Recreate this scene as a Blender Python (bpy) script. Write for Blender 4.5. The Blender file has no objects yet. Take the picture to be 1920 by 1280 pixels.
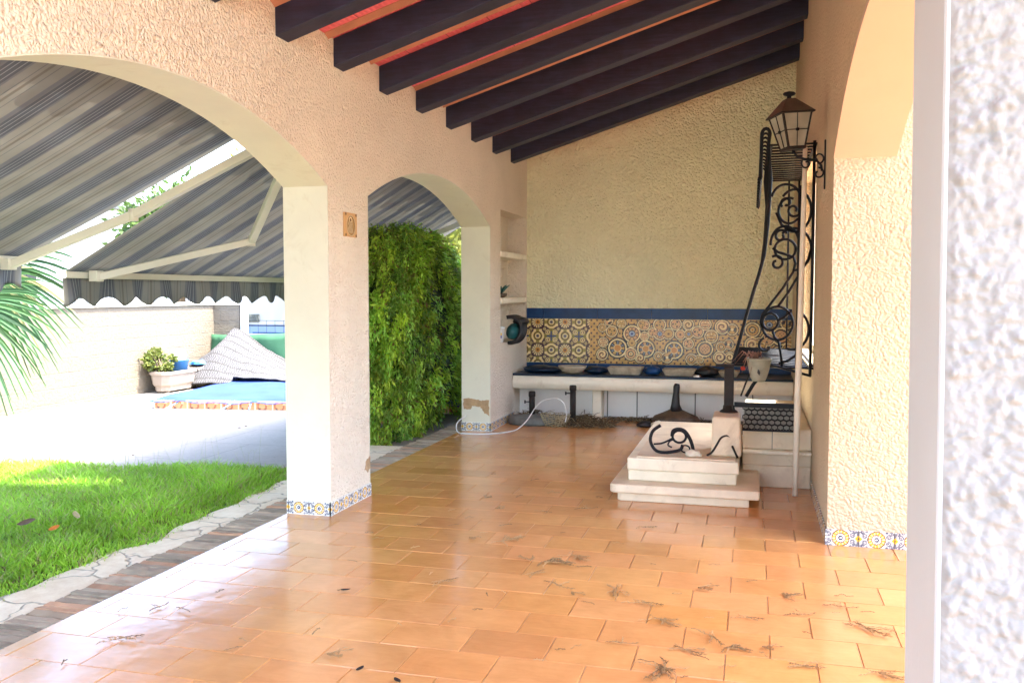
import bpy, bmesh, math, random
import numpy as np
from mathutils import Vector, Matrix, noise
R = math.radians
random.seed(7)
rng = np.random.default_rng(7)
scene = bpy.context.scene
COL = scene.collection

# ------------------------------------------------------------------ camera, sky, sun, exposure
cam_data = bpy.data.cameras.new('camera')
cam_data.lens = 31.5
cam_data.sensor_width = 36
cam_data.clip_start = 0.05
cam_data.clip_end = 2000
cam = bpy.data.objects.new('camera', cam_data)
COL.objects.link(cam)
cam.location = (0, 0, 1.5)
cam.rotation_euler = (R(90 - 3.1345), 0, R(14.995))
scene.camera = cam

world = bpy.data.worlds.new('World')
scene.world = world
world.use_nodes = True
wn = world.node_tree
sky = wn.nodes.new('ShaderNodeTexSky')
sky.sky_type = 'NISHITA'
sky.sun_disc = False
SUN_EL, SUN_AZ = 68.0, 98.0          # azimuth: clockwise from +Y (towards +X)
sky.sun_elevation = R(SUN_EL)
sky.sun_rotation = R(SUN_AZ)
sky.air_density = 1.0
sky.dust_density = 2.5
bg = wn.nodes['Background']
bg.inputs['Strength'].default_value = 0.15
wn.links.new(sky.outputs[0], bg.inputs[0])
sd = bpy.data.lights.new('sun', 'SUN')
sd.energy = 2.0
sd.angle = R(0.5)
sd.color = (1.0, 0.95, 0.86)
sun = bpy.data.objects.new('sun', sd)
COL.objects.link(sun)
sdir = Vector((math.sin(R(SUN_AZ)) * math.cos(R(SUN_EL)), math.cos(R(SUN_AZ)) * math.cos(R(SUN_EL)), math.sin(R(SUN_EL))))
sun.rotation_euler = sdir.to_track_quat('Z', 'Y').to_euler()
sun.location = (6, -3, 9)
scene.view_settings.view_transform = 'Standard'
scene.view_settings.look = 'None'
scene.view_settings.exposure = 3.8
scene.view_settings.gamma = 1.0
scene.cycles.max_bounces = 8
scene.cycles.diffuse_bounces = 7

# ------------------------------------------------------------------ helpers
def lin(c):
    return tuple(((x / 12.92) if x <= .04045 else ((x + .055) / 1.055) ** 2.4) for x in c)

class NT:
    """tiny node builder"""
    def __init__(s, name):
        s.m = bpy.data.materials.new(name)
        s.m.use_nodes = True
        s.t = s.m.node_tree
        s.b = s.t.nodes['Principled BSDF']
        s.out = s.t.nodes['Material Output']
    def n(s, typ, **kw):
        x = s.t.nodes.new('ShaderNode' + typ)
        for k, v in kw.items():
            if k.startswith('i_'):
                x.inputs[k[2:].replace('_', ' ')].default_value = v
            else:
                setattr(x, k, v)
        return x
    def l(s, a, b):
        s.t.links.new(a, b)
    def coord(s, kind='Object'):
        return s.n('TexCoord').outputs[kind]
    def noise(s, vec, scale, detail=3, rough=.5, dist=0):
        x = s.n('TexNoise')
        x.inputs['Scale'].default_value = scale
        x.inputs['Detail'].default_value = detail
        x.inputs['Roughness'].default_value = rough
        x.inputs['Distortion'].default_value = dist
        if vec is not None: s.l(vec, x.inputs['Vector'])
        return x
    def ramp(s, fac, stops):
        x = s.n('ValToRGB')
        e = x.color_ramp.elements
        while len(e) < len(stops): e.new(.5)
        for i, (p, c) in enumerate(stops):
            e[i].position = p
            e[i].color = (*c, 1) if len(c) == 3 else c
        s.l(fac, x.inputs[0])
        return x.outputs[0]
    def mix(s, fac, a, b, mode='MIX'):
        x = s.n('Mix', data_type='RGBA', blend_type=mode)
        if isinstance(fac, (int, float)): x.inputs[0].default_value = fac
        else: s.l(fac, x.inputs[0])
        for sock, v in ((x.inputs[6], a), (x.inputs[7], b)):
            if isinstance(v, tuple): sock.default_value = (*v, 1) if len(v) == 3 else v
            else: s.l(v, sock)
        return x.outputs[2]
    def bump(s, h, strength=.5, dist=.01, normal=None):
        x = s.n('Bump')
        x.inputs['Strength'].default_value = strength
        x.inputs['Distance'].default_value = dist
        s.l(h, x.inputs['Height'])
        if normal is not None: s.l(normal, x.inputs['Normal'])
        return x.outputs[0]
    def math(s, op, a, b=None):
        x = s.n('Math', operation=op)
        for i, v in enumerate((a, b)):
            if v is None: continue
            if isinstance(v, (int, float)): x.inputs[i].default_value = v
            else: s.l(v, x.inputs[i])
        return x.outputs[0]
    def set(s, base=None, rough=None, normal=None, metal=None, spec=None):
        for key, v in (('Base Color', base), ('Roughness', rough), ('Normal', normal), ('Metallic', metal), ('Specular IOR Level', spec)):
            if v is None: continue
            if isinstance(v, (int, float)): s.b.inputs[key].default_value = v
            elif isinstance(v, tuple): s.b.inputs[key].default_value = (*v, 1)
            else: s.l(v, s.b.inputs[key])
        return s.m

def mat_plain(name, c, rough=.6, var=.12, scale=6, bump=0., bscale=60, metal=0., spec=.5, stain=None, grain=None):
    q = NT(name)
    co = q.coord()
    nz = q.noise(co, scale, 5, .6)
    lo = tuple(x * (1 - var) for x in c)
    hi = tuple(min(1, x * (1 + var)) for x in c)
    base = q.ramp(nz.outputs[0], [(.3, lo), (.7, hi)])
    if stain:
        s1 = q.noise(co, stain[1], 7, .72, .8)
        fac = q.ramp(s1.outputs[0], [(stain[2], (0, 0, 0)), (stain[2] + .13, (1, 1, 1))])
        base = q.mix(q.math('MULTIPLY', fac, stain[3]), base, stain[0])
    if grain:
        mp = q.n('Mapping'); mp.inputs['Scale'].default_value = grain; q.l(co, mp.inputs['Vector'])
        g1 = q.noise(mp.outputs[0], 3, 6, .7, .6)
        base = q.mix(1.0, base, q.ramp(g1.outputs[0], [(.3, (.55, .55, .58)), (.7, (1.35, 1.3, 1.25))]), 'MULTIPLY')
    rr = q.math('MULTIPLY_ADD', nz.outputs[0], .2)
    q.t.nodes[-1].inputs[2].default_value = rough - .1
    nrm = None
    if bump:
        b = q.noise(co, bscale, 4, .6)
        nrm = q.bump(b.outputs[0], bump, .004)
    return q.set(base, rr, nrm, metal, spec)

def mat_stucco(name, c, lump=42, dist=.011, strength=.9):
    q = NT(name)
    co = q.coord()
    warp = q.noise(co, 14, 2, .5)
    vadd = q.n('VectorMath', operation='MULTIPLY_ADD')
    q.l(warp.outputs[1], vadd.inputs[0])
    vadd.inputs[1].default_value = (.05, .05, .05)
    q.l(co, vadd.inputs[2])
    vor = q.n('TexVoronoi', feature='SMOOTH_F1')
    vor.inputs['Scale'].default_value = lump
    vor.inputs['Smoothness'].default_value = .35
    q.l(vadd.outputs[0], vor.inputs['Vector'])
    nz = q.noise(vadd.outputs[0], lump * .75, 3, .55)
    h = q.math('SUBTRACT', nz.outputs[0], q.math('MULTIPLY', vor.outputs['Distance'], .85))
    nrm = q.bump(h, strength, dist)
    big = q.noise(co, 1.3, 4, .6)
    base = q.ramp(big.outputs[0], [(.3, tuple(x * .93 for x in c)), (.7, tuple(min(1, x * 1.05) for x in c))])
    return q.set(base, .85, nrm, 0, .3)

def mat_attr(name, rough=.3, spec=.5, bump=0, bscale=80, trans=0):
    q = NT(name)
    a = q.n('Attribute', attribute_name='Col')
    nrm = None
    if bump:
        b = q.noise(q.coord(), bscale, 3, .6)
        nrm = q.bump(b.outputs[0], bump, .003)
    m = q.set(a.outputs['Color'], rough, nrm, 0, spec)
    if trans:
        tr = q.n('BsdfTranslucent')
        q.l(a.outputs['Color'], tr.inputs[0])
        mx = q.n('MixShader')
        mx.inputs[0].default_value = trans
        q.l(q.b.outputs[0], mx.inputs[1]); q.l(tr.outputs[0], mx.inputs[2])
        q.l(mx.outputs[0], q.out.inputs[0])
    return m

def link(name, me, mat=None, parent=None, smooth=False):
    me.name = name
    o = bpy.data.objects.new(name, me)
    COL.objects.link(o)
    if mat:
        for m in (mat if isinstance(mat, (list, tuple)) else [mat]): me.materials.append(m)
    if smooth:
        me.polygons.foreach_set('use_smooth', [True] * len(me.polygons))
    if parent: 
        o.parent = parent
        o.matrix_parent_inverse = Matrix.Translation(parent.location).inverted()
    return o

def tag(o, label, cat, group=None, kind=None):
    if label: o['label'] = label
    if cat: o['category'] = cat
    if group: o['group'] = group
    if kind: o['kind'] = kind
    return o
def struct(o):
    o['kind'] = 'structure'
    return o
def thing(name, label, cat, loc=(0, 0, 0), group=None):
    o = bpy.data.objects.new(name, None)
    o.empty_display_size = .1
    COL.objects.link(o)
    o.location = loc
    return tag(o, label, cat, group)

def fast_mesh(name, V, F, cols=None):
    """V (n,3); F (m,k) same-size faces; cols per-vertex rgb"""
    V = np.asarray(V, np.float32); F = np.asarray(F, np.int32)
    me = bpy.data.meshes.new(name)
    me.vertices.add(len(V)); me.vertices.foreach_set('co', V.ravel())
    k = F.shape[1]
    me.loops.add(F.size); me.loops.foreach_set('vertex_index', F.ravel())
    me.polygons.add(len(F))
    me.polygons.foreach_set('loop_start', np.arange(0, F.size, k, dtype=np.int32))
    me.polygons.foreach_set('loop_total', np.full(len(F), k, np.int32))
    me.polygons.foreach_set('use_smooth', np.zeros(len(F), bool))
    me.update(calc_edges=True)
    if cols is not None:
        a = me.color_attributes.new('Col', 'FLOAT_COLOR', 'POINT')
        c4 = np.ones((len(V), 4), np.float32); c4[:, :3] = cols
        a.data.foreach_set('color', c4.ravel())
    return me

class MB:
    def __init__(s): s.v = []; s.f = []
    def box(s, x0, x1, y0, y1, z0, z1, ch=0):
        n = len(s.v)
        s.v += [(x0, y0, z0), (x1, y0, z0), (x1, y1, z0), (x0, y1, z0), (x0, y0, z1), (x1, y0, z1), (x1, y1, z1), (x0, y1, z1)]
        s.f += [tuple(n + i for i in q) for q in ((0, 3, 2, 1), (4, 5, 6, 7), (0, 1, 5, 4), (1, 2, 6, 5), (2, 3, 7, 6), (3, 0, 4, 7))]
        return s
    def hexa(s, pts):
        n = len(s.v); s.v += [tuple(p) for p in pts]
        s.f += [tuple(n + i for i in q) for q in ((0, 3, 2, 1), (4, 5, 6, 7), (0, 1, 5, 4), (1, 2, 6, 5), (2, 3, 7, 6), (3, 0, 4, 7))]
        return s
    def bar(s, a, b, w, h, up=(0, 0, 1)):
        a = Vector(a); b = Vector(b); d = (b - a).normalized(); up = Vector(up)
        if abs(d.dot(up)) > .98: up = Vector((1, 0, 0))
        r = d.cross(up).normalized() * w / 2; u = r.cross(d).normalized() * h / 2
        return s.hexa([a - r - u, a + r - u, b + r - u, b - r - u, a - r + u, a + r + u, b + r + u, b - r + u])
    def tube(s, pts, r, n=8, cap=True, closed=False):
        P = [Vector(p) for p in pts]
        rr = r if isinstance(r, (list, tuple)) else [r] * len(P)
        m = len(P); base = len(s.v)
        T = []
        for i in range(m):
            if closed: t = P[(i + 1) % m] - P[(i - 1) % m]
            else: t = P[min(i + 1, m - 1)] - P[max(i - 1, 0)]
            T.append(t.normalized() if t.length > 1e-9 else Vector((0, 0, 1)))
        ref = Vector((0, 0, 1)) if abs(T[0].z) < .9 else Vector((1, 0, 0))
        nrm = (ref - T[0] * ref.dot(T[0])).normalized()
        for i in range(m):
            nrm = (nrm - T[i] * nrm.dot(T[i]))
            if nrm.length < 1e-6: nrm = T[i].orthogonal()
            nrm.normalize(); bn = T[i].cross(nrm)
            for k in range(n):
                a = 2 * math.pi * k / n
                s.v.append(tuple(P[i] + (nrm * math.cos(a) + bn * math.sin(a)) * rr[i]))
        for i in range(m if closed else m - 1):
            j = (i + 1) % m
            for k in range(n):
                s.f.append((base + i * n + k, base + i * n + (k + 1) % n, base + j * n + (k + 1) % n, base + j * n + k))
        if cap and not closed:
            s.f.append(tuple(base + k for k in range(n))[::-1])
            s.f.append(tuple(base + (m - 1) * n + k for k in range(n)))
        return s
    def lathe(s, prof, c, n=24, sx=1, sy=1):
        """prof [(r,z)]"""
        base = len(s.v)
        for r, z in prof:
            for k in range(n):
                a = 2 * math.pi * k / n
                s.v.append((c[0] + r * sx * math.cos(a), c[1] + r * sy * math.sin(a), c[2] + z))
        for i in range(len(prof) - 1):
            for k in range(n):
                s.f.append((base + i * n + k, base + i * n + (k + 1) % n, base + (i + 1) * n + (k + 1) % n, base + (i + 1) * n + k))
        s.f.append(tuple(base + k for k in range(n))[::-1])
        s.f.append(tuple(base + (len(prof) - 1) * n + k for k in range(n)))
        return s
    def prism(s, poly, axis, a, b):
        """poly of 2D points; axis 0: (y,z) extruded in x; 1: (x,z) in y; 2: (x,y) in z"""
        def P(p, t):
            return (t, p[0], p[1]) if axis == 0 else ((p[0], t, p[1]) if axis == 1 else (p[0], p[1], t))
        n = len(s.v); m = len(poly)
        s.v += [P(p, a) for p in poly] + [P(p, b) for p in poly]
        s.f.append(tuple(range(n, n + m))[::-1]); s.f.append(tuple(range(n + m, n + 2 * m)))
        s.f += [(n + i, n + (i + 1) % m, n + m + (i + 1) % m, n + m + i) for i in range(m)]
        return s
    def build(s, name, mat, parent=None, smooth=False, bevel=0, seg=2):
        me = bpy.data.meshes.new(name)
        me.from_pydata([tuple(p) for p in s.v], [], s.f)
        bm = bmesh.new(); bm.from_mesh(me)
        bmesh.ops.recalc_face_normals(bm, faces=bm.faces)
        bm.to_mesh(me); bm.free()
        o = link(name, me, mat, parent, smooth)
        if bevel:
            md = o.modifiers.new('bevel', 'BEVEL'); md.width = bevel; md.segments = seg; md.limit_method = 'ANGLE'; md.angle_limit = R(40)
        return o

def painted(name, org, ud, vd, W, Hh, step, fn, mat, parent=None, thick=.006):
    """flat tiled panel whose glaze pattern is painted per vertex; real thin slab"""
    nx = max(2, int(W / step)); ny = max(2, int(Hh / step))
    u = np.linspace(0, W, nx + 1); v = np.linspace(0, Hh, ny + 1)
    U, Vv = np.meshgrid(u, v); U = U.ravel(); Vv = Vv.ravel()
    org = np.array(org, float); ud = np.array(ud, float); vd = np.array(vd, float)
    nd = np.cross(ud, vd)
    P = org + U[:, None] * ud + Vv[:, None] * vd
    C = fn(U, Vv)
    idx = np.arange((nx + 1) * (ny + 1)).reshape(ny + 1, nx + 1)
    F = np.stack([idx[:-1, :-1], idx[:-1, 1:], idx[1:, 1:], idx[1:, :-1]], -1).reshape(-1, 4)
    # rim
    ring = list(idx[0, :]) + list(idx[1:, -1]) + list(idx[-1, -2::-1]) + list(idx[-2:0:-1, 0])
    Pb = P[ring] - nd * thick
    n0 = len(P); m = len(ring)
    Fr = [(ring[(i + 1) % m], ring[i], n0 + i, n0 + (i + 1) % m) for i in range(m)]
    P = np.vstack([P, Pb]); C = np.vstack([C, C[ring]])
    me = fast_mesh(name, P, np.vstack([F, np.array(Fr)]), C)
    return link(name, me, mat, parent)

def catmull(P, n=6):
    P = [Vector(p) for p in P]; out = []
    for i in range(len(P) - 1):
        p0, p1, p2, p3 = P[max(i - 1, 0)], P[i], P[i + 1], P[min(i + 2, len(P) - 1)]
        for k in range(n):
            t = k / n
            out.append(.5 * ((2 * p1) + (-p0 + p2) * t + (2 * p0 - 5 * p1 + 4 * p2 - p3) * t * t + (-p0 + 3 * p1 - 3 * p2 + p3) * t ** 3))
    return out + [P[-1]]

def seg_arc(yc, a, zs, rise, n=28):
    """circular segment from y=yc-a to yc+a"""
    Rr = (a * a + rise * rise) / (2 * rise)
    th = math.asin(a / Rr)
    return [(yc + Rr * math.sin(t), zs + rise - Rr + Rr * math.cos(t)) for t in np.linspace(-th, th, n)]

# ------------------------------------------------------------------ materials
M = {}
M['stucco'] = mat_stucco('peach_stucco', (.82, .73, .59), lump=60, dist=.018, strength=1.)
M['stucco_back'] = mat_stucco('cream_stucco', (.89, .88, .60), lump=36, dist=.03, strength=1.)
M['stucco_right'] = mat_stucco('sand_stucco', (.60, .49, .335), lump=56, dist=.011)
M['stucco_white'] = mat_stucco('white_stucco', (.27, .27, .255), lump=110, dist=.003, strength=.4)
M['smooth'] = mat_plain('smooth_cream_paint', (.70, .68, .55), .55, .05, 3, .25, 40, stain=((.52, .46, .33), 3, .56, .35))
M['smooth_peach'] = mat_plain('smooth_peach_paint', (.60, .46, .36), .6, .03, 3, .15, 90)
M['smooth_white'] = mat_plain('smooth_white_paint', (.52, .57, .58), .5, .03, 3, .15, 60)
M['beam'] = mat_plain('dark_violet_beam_paint', (.017, .020, .052), .6, .3, 7, .35, 40, grain=(1.2, 16, 16))
M['iron'] = mat_plain('black_wrought_iron', (.006, .008, .012), .5, .3, 20, .3, 120, 0, .25)
M['iron_rust'] = mat_plain('weathered_iron', (.022, .018, .016), .6, .4, 18, .4, 100, 0, .3)
M['blue_tile'] = mat_plain('cobalt_blue_glaze', (.008, .045, .14), .35, .35, 5, .1, 20, 0, .3)
M['navy'] = mat_plain('dark_navy_glaze', (.006, .022, .05), .35, .4, 8, .15, 20, 0, .3)
M['plaster'] = mat_plain('white_plaster', (.82, .77, .62), .6, .06, 4, .3, 50, stain=((.42, .34, .22), 3.5, .54, .4))
M['panel'] = mat_plain('white_panel', (.80, .80, .78), .35, .05, 2, .1, 30)
M['marble'] = mat_plain('beige_masonry', (.74, .64, .47), .5, .13, 5, .35, 50, stain=((.42, .32, .20), 3.0, .55, .5))
M['marble2'] = mat_plain('pale_slab', (.80, .73, .56), .35, .1, 5, .2, 50, stain=((.42, .34, .22), 3.5, .57, .45))
M['stone'] = mat_plain('grey_stone', (.38, .33, .24), .75, .35, 14, .5, 60)
M['grout'] = mat_plain('tile_grout', (.50, .35, .22), .8, .2, 8)
M['alu'] = mat_plain('cream_coated_metal', (.72, .69, .58), .4, .05, 4, 0)
M['wood'] = mat_plain('cream_wood_pole', (.86, .80, .66), .6, .06, 8, .2, 60)
M['brown'] = mat_plain('brown_glazed_clay', (.07, .045, .025), .5, .5, 14, .4, 50)
M['black'] = mat_plain('black_matt_plastic', (.012, .012, .014), .5, .3, 9, .2, 60)
M['teal'] = mat_plain('teal_plastic', (.01, .09, .095), .35, .3, 9, .1, 50)
M['white_pl'] = mat_plain('white_plastic', (.8, .8, .78), .35, .04, 5, 0)
M['blue_pl'] = mat_plain('blue_plastic', (.06, .26, .62), .4, .1, 5, 0)
M['concrete'] = mat_plain('grey_concrete', (.15, .16, .15), .85, .3, 9, .5, 40)
M['copper'] = mat_plain('brown_patina_metal', (.115, .085, .062), .55, .3, 12, .3, 60, .4)
M['tarp'] = mat_plain('blue_tarpaulin', (.026, .052, .235), .6, .18, 3, .8, 9, 0, .15)
M['planter'] = mat_plain('cream_plastic_planter', (.26, .215, .175), .6, .1, 5, .2, 30)
M['green_fence'] = mat_plain('green_fence_cloth', (.03, .11, .05), .8, .12, 3, .3, 90)
M['house'] = mat_plain('white_house_render', (.5, .5, .5), .8, .04, 1, .2, 20)
M['dark'] = mat_plain('dark_opening', (.02, .022, .025), .3, .1, 4)
M['bark'] = mat_plain('tree_bark', (.12, .085, .055), .9, .3, 12, .8, 20)
M['twig'] = mat_attr('dry_twig', .8, .2)
M['soil'] = mat_plain('potting_soil', (.06, .04, .028), .95, .3, 20, .8, 40)
M['leaf'] = mat_attr('leaf_green', .5, .3, trans=.35)
M['glaze'] = mat_attr('painted_glazed_tile', .22, .5, .08, 60)
M['matte_attr'] = mat_attr('painted_relief', .7, .3, .4, 90)

# lantern glass
q = NT('frosted_lantern_glass')
nz = q.noise(q.coord(), 9, 2)
q.set(q.ramp(nz.outputs[0], [(.3, (.42, .40, .30)), (.7, (.62, .60, .48))]), .35)
q.b.inputs['Transmission Weight'].default_value = .35
M['glass'] = q.m

# floor tile
q = NT('glazed_terracotta_tile')
co = q.coord()
a = q.n('Attribute', attribute_name='Col')
n1 = q.noise(co, 5, 5, .65, .6)
mp = q.n('Mapping'); mp.inputs['Scale'].default_value = (3, 16, 1); q.l(co, mp.inputs['Vector'])
n2 = q.noise(mp.outputs[0], 2.2, 5, .7, .8)
f1 = q.ramp(n1.outputs[0], [(.3, (.88, .84, .80)), (.7, (1.06, 1.06, 1.06))])
f2 = q.ramp(n2.outputs[0], [(.3, (.95, .92, .89)), (.65, (1.03, 1.03, 1.04))])
base = q.mix(1.0, q.mix(1.0, a.outputs['Color'], f1, 'MULTIPLY'), f2, 'MULTIPLY')
n3 = q.noise(co, 3.5, 4, .6, .4)
rgh = q.ramp(n3.outputs[0], [(.25, (.13,) * 3), (.75, (.27,) * 3)])
wv = q.noise(co, 7, 2, .5)
nrm = q.bump(wv.outputs[0], .22, .012)
fine = q.noise(co, 160, 2, .5)
nrm = q.bump(fine.outputs[0], .05, .001, nrm)
q.set(base, rgh, nrm, 0, .55)
q.b.inputs['Coat Weight'].default_value = .22; q.b.inputs['Coat Roughness'].default_value = .12
M['tile'] = q.m

# brick edging / flagstone / paving
M['brick'] = mat_attr('weathered_clay_brick', .85, .2, .7, 60)
q = NT('crazy_paving_stone')
co = q.coord()
wp = q.noise(co, 3, 3, .6)
va = q.n('VectorMath', operation='MULTIPLY_ADD'); q.l(wp.outputs[1], va.inputs[0]); va.inputs[1].default_value = (.3, .3, .3); q.l(co, va.inputs[2])
vo = q.n('TexVoronoi', feature='DISTANCE_TO_EDGE'); vo.inputs['Scale'].default_value = 2.6; q.l(va.outputs[0], vo.inputs['Vector'])
vc = q.n('TexVoronoi', feature='F1'); vc.inputs['Scale'].default_value = 2.6; q.l(va.outputs[0], vc.inputs['Vector'])
stone = q.ramp(vc.outputs['Color'], [(.2, (.68, .52, .34)), (.5, (.80, .68, .48)), (.8, (.74, .62, .46))])
nn = q.noise(co, 14, 5, .7)
stone = q.mix(.5, stone, q.ramp(nn.outputs[0], [(.3, (.60, .46, .30)), (.7, (.86, .76, .58))]), 'MIX')
joint = q.ramp(vo.outputs['Distance'], [(.004, (0, 0, 0)), (.022, (1, 1, 1))])
base = q.mix(joint, (.38, .32, .24), stone)
hh = q.math('ADD', q.math('MULTIPLY', joint, .7), q.math('MULTIPLY', nn.outputs[0], .5))
q.set(base, .85, q.bump(hh, .8, .012), 0, .3)
M['flag'] = q.m
q = NT('pale_garden_paving')
co = q.coord()
n1 = q.noise(co, 2.2, 6, .7, .5); n2 = q.noise(co, 30, 3, .6)
base = q.mix(.4, q.ramp(n1.outputs[0], [(.25, (.24, .208, .175)), (.7, (.30, .268, .228))]), q.ramp(n2.outputs[0], [(.3, (.225, .197, .163)), (.7, (.305, .273, .237))]))
dd = q.noise(co, 9, 6, .75)
dirt = q.ramp(dd.outputs[0], [(.62, (0, 0, 0)), (.72, (1, 1, 1))])
base = q.mix(q.math('MULTIPLY', dirt, .5), base, (.10, .075, .05))
br = q.n('TexBrick'); q.l(co, br.inputs['Vector']); br.offset = .5
for k_, v_ in (('Scale', 1), ('Brick Width', .9), ('Row Height', .9), ('Mortar Size', .006), ('Mortar Smooth', .4)): br.inputs[k_].default_value = v_
base = q.mix(q.math('MULTIPLY', br.outputs['Fac'], .55), base, (.09, .075, .055))
q.set(base, .9, q.bump(n2.outputs[0], .4, .006), 0, .2)
M['paving'] = q.m
M['ground'] = mat_plain('dry_earth', (.22, .18, .12), .95, .25, 2, .5, 10)
M['lawn_soil'] = mat_plain('lawn_soil', (.06, .09, .025), .95, .4, 8, .6, 40)

# garden block wall
q = NT('cream_split_block')
co = q.coord()
sp = q.n('SeparateXYZ'); q.l(co, sp.inputs[0])
cb = q.n('CombineXYZ'); q.l(q.math('ADD', sp.outputs[1], sp.outputs[0]), cb.inputs[0]); q.l(sp.outputs[2], cb.inputs[1])
br = q.n('TexBrick'); q.l(cb.outputs[0], br.inputs['Vector'])
br.inputs['Scale'].default_value = 1
br.inputs['Brick Width'].default_value = .8; br.inputs['Row Height'].default_value = .2
br.inputs['Mortar Size'].default_value = .008; br.inputs['Mortar Smooth'].default_value = .3
br.inputs['Color1'].default_value = (.19, .158, .118, 1); br.inputs['Color2'].default_value = (.17, .142, .107, 1)
br.inputs['Mortar'].default_value = (.19, .17, .135, 1)
nb = q.noise(co, 26, 4, .7)
base = q.mix(.35, br.outputs[0], q.ramp(nb.outputs[0], [(.3, (.11, .088, .06)), (.7, (.20, .172, .13))]))
hh = q.math('ADD', q.math('MULTIPLY', br.outputs['Fac'], -.8), nb.outputs[0])
q.set(base, .9, q.bump(hh, .8, .02), 0, .2)
M['block'] = q.m

# awning cloth (stripes run down the slope, pattern follows the y axis)
q = NT('striped_awning_cloth')
co = q.coord()
sp = q.n('SeparateXYZ'); q.l(co, sp.inputs[0])
ph = q.math('FRACT', q.math('DIVIDE', q.math('ADD', sp.outputs[1], 100.0 - 5.745 + .06), .375))
taupe = (.31, .30, .27); dk = (.15, .158, .172); lt = (.35, .355, .36); md = (.23, .23, .235)
x = q.n('ValToRGB'); x.color_ramp.interpolation = 'CONSTANT'
st = [(0, md), (.03, dk), (.085, lt), (.10, dk), (.16, lt), (.175, dk), (.245, lt), (.26, dk), (.31, md), (.35, taupe), (.50, (.20, .20, .205)), (.515, taupe), (.58, (.23, .215, .19)), (.63, taupe), (.72, (.20, .20, .205)), (.735, taupe), (.93, (.215, .22, .23))]
e = x.color_ramp.elements
while len(e) < len(st): e.new(.5)
for i, (p, c) in enumerate(st): e[i].position = p; e[i].color = (*c, 1)
q.l(ph, x.inputs[0])
nf = q.noise(co, 3, 3, .5)
base = q.mix(1.0, x.outputs[0], q.ramp(nf.outputs[0], [(.3, (.88,) * 3), (.7, (1.1,) * 3)]), 'MULTIPLY')
q.set(base, .85, None, 0, .15)
tr = q.n('BsdfTranslucent'); q.l(base, tr.inputs[0])
mx = q.n('MixShader'); mx.inputs[0].default_value = .4
q.l(q.b.outputs[0], mx.inputs[1]); q.l(tr.outputs[0], mx.inputs[2]); q.l(mx.outputs[0], q.out.inputs[0])
M['awning'] = q.m

# red ceramic roof boards
q = NT('red_ceramic_boards')
co = q.coord()
sp = q.n('SeparateXYZ'); q.l(co, sp.inputs[0])
rib = q.n('TexWave', wave_type='BANDS', bands_direction='X'); rib.inputs['Scale'].default_value = 9.5; rib.inputs['Distortion'].default_value = .3
q.l(co, rib.inputs['Vector'])
sm = q.math('FRACT', q.math('DIVIDE', sp.outputs[0], .31))
seam = q.ramp(sm, [(.0, (0, 0, 0)), (.025, (1, 1, 1))])
nn = q.noise(co, 4, 4, .6)
base = q.ramp(nn.outputs[0], [(.3, (.76, .14, .17)), (.7, (.88, .20, .24))])
base = q.mix(seam, (.22, .05, .04), base)
q.set(base, .5, q.bump(rib.outputs[0], .6, .008), 0, .4)
M['red'] = q.m

# reed mat
q = NT('grey_reed_mat')
co = q.coord('UV')
w1 = q.n('TexWave', wave_type='BANDS', bands_direction='X'); w1.inputs['Scale'].default_value = 10; w1.inputs['Distortion'].default_value = 9; w1.inputs['Detail'].default_value = 5; q.l(co, w1.inputs['Vector'])
w2 = q.n('TexWave', wave_type='BANDS', bands_direction='Y'); w2.inputs['Scale'].default_value = 1.1; w2.inputs['Distortion'].default_value = 3; q.l(co, w2.inputs['Vector'])
base = q.ramp(w1.outputs[0], [(.1, (.045, .043, .043)), (.5, (.066, .064, .065)), (.9, (.09, .087, .089))])
base = q.mix(q.ramp(w2.outputs[0], [(.93, (0, 0, 0)), (.98, (1, 1, 1))]), base, (.04, .038, .036))
q.set(base, .9, q.bump(w1.outputs[0], .5, .012), 0, .2)
M['reed'] = q.m

# ================================================================== THE SETTING
XL, XO, XR, XR2 = -2.72, -3.04, 0.45, 0.787
YB = 10.87
SL = 0.31
def deck_z(x): return 3.19 + SL * (x + 2.72)

# earth to the horizon
struct(MB().box(-400, 400, -300, 500, -.6, -.10).build('ground', M['ground']))
# pale garden paving around the lawn
struct(MB().prism([(-9.3, 3), (-3.2, 3), (-3.2, 14.0), (-9.3, 14.0)], 2, -.2, -.052).build('garden_paving', M['paving']))

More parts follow.
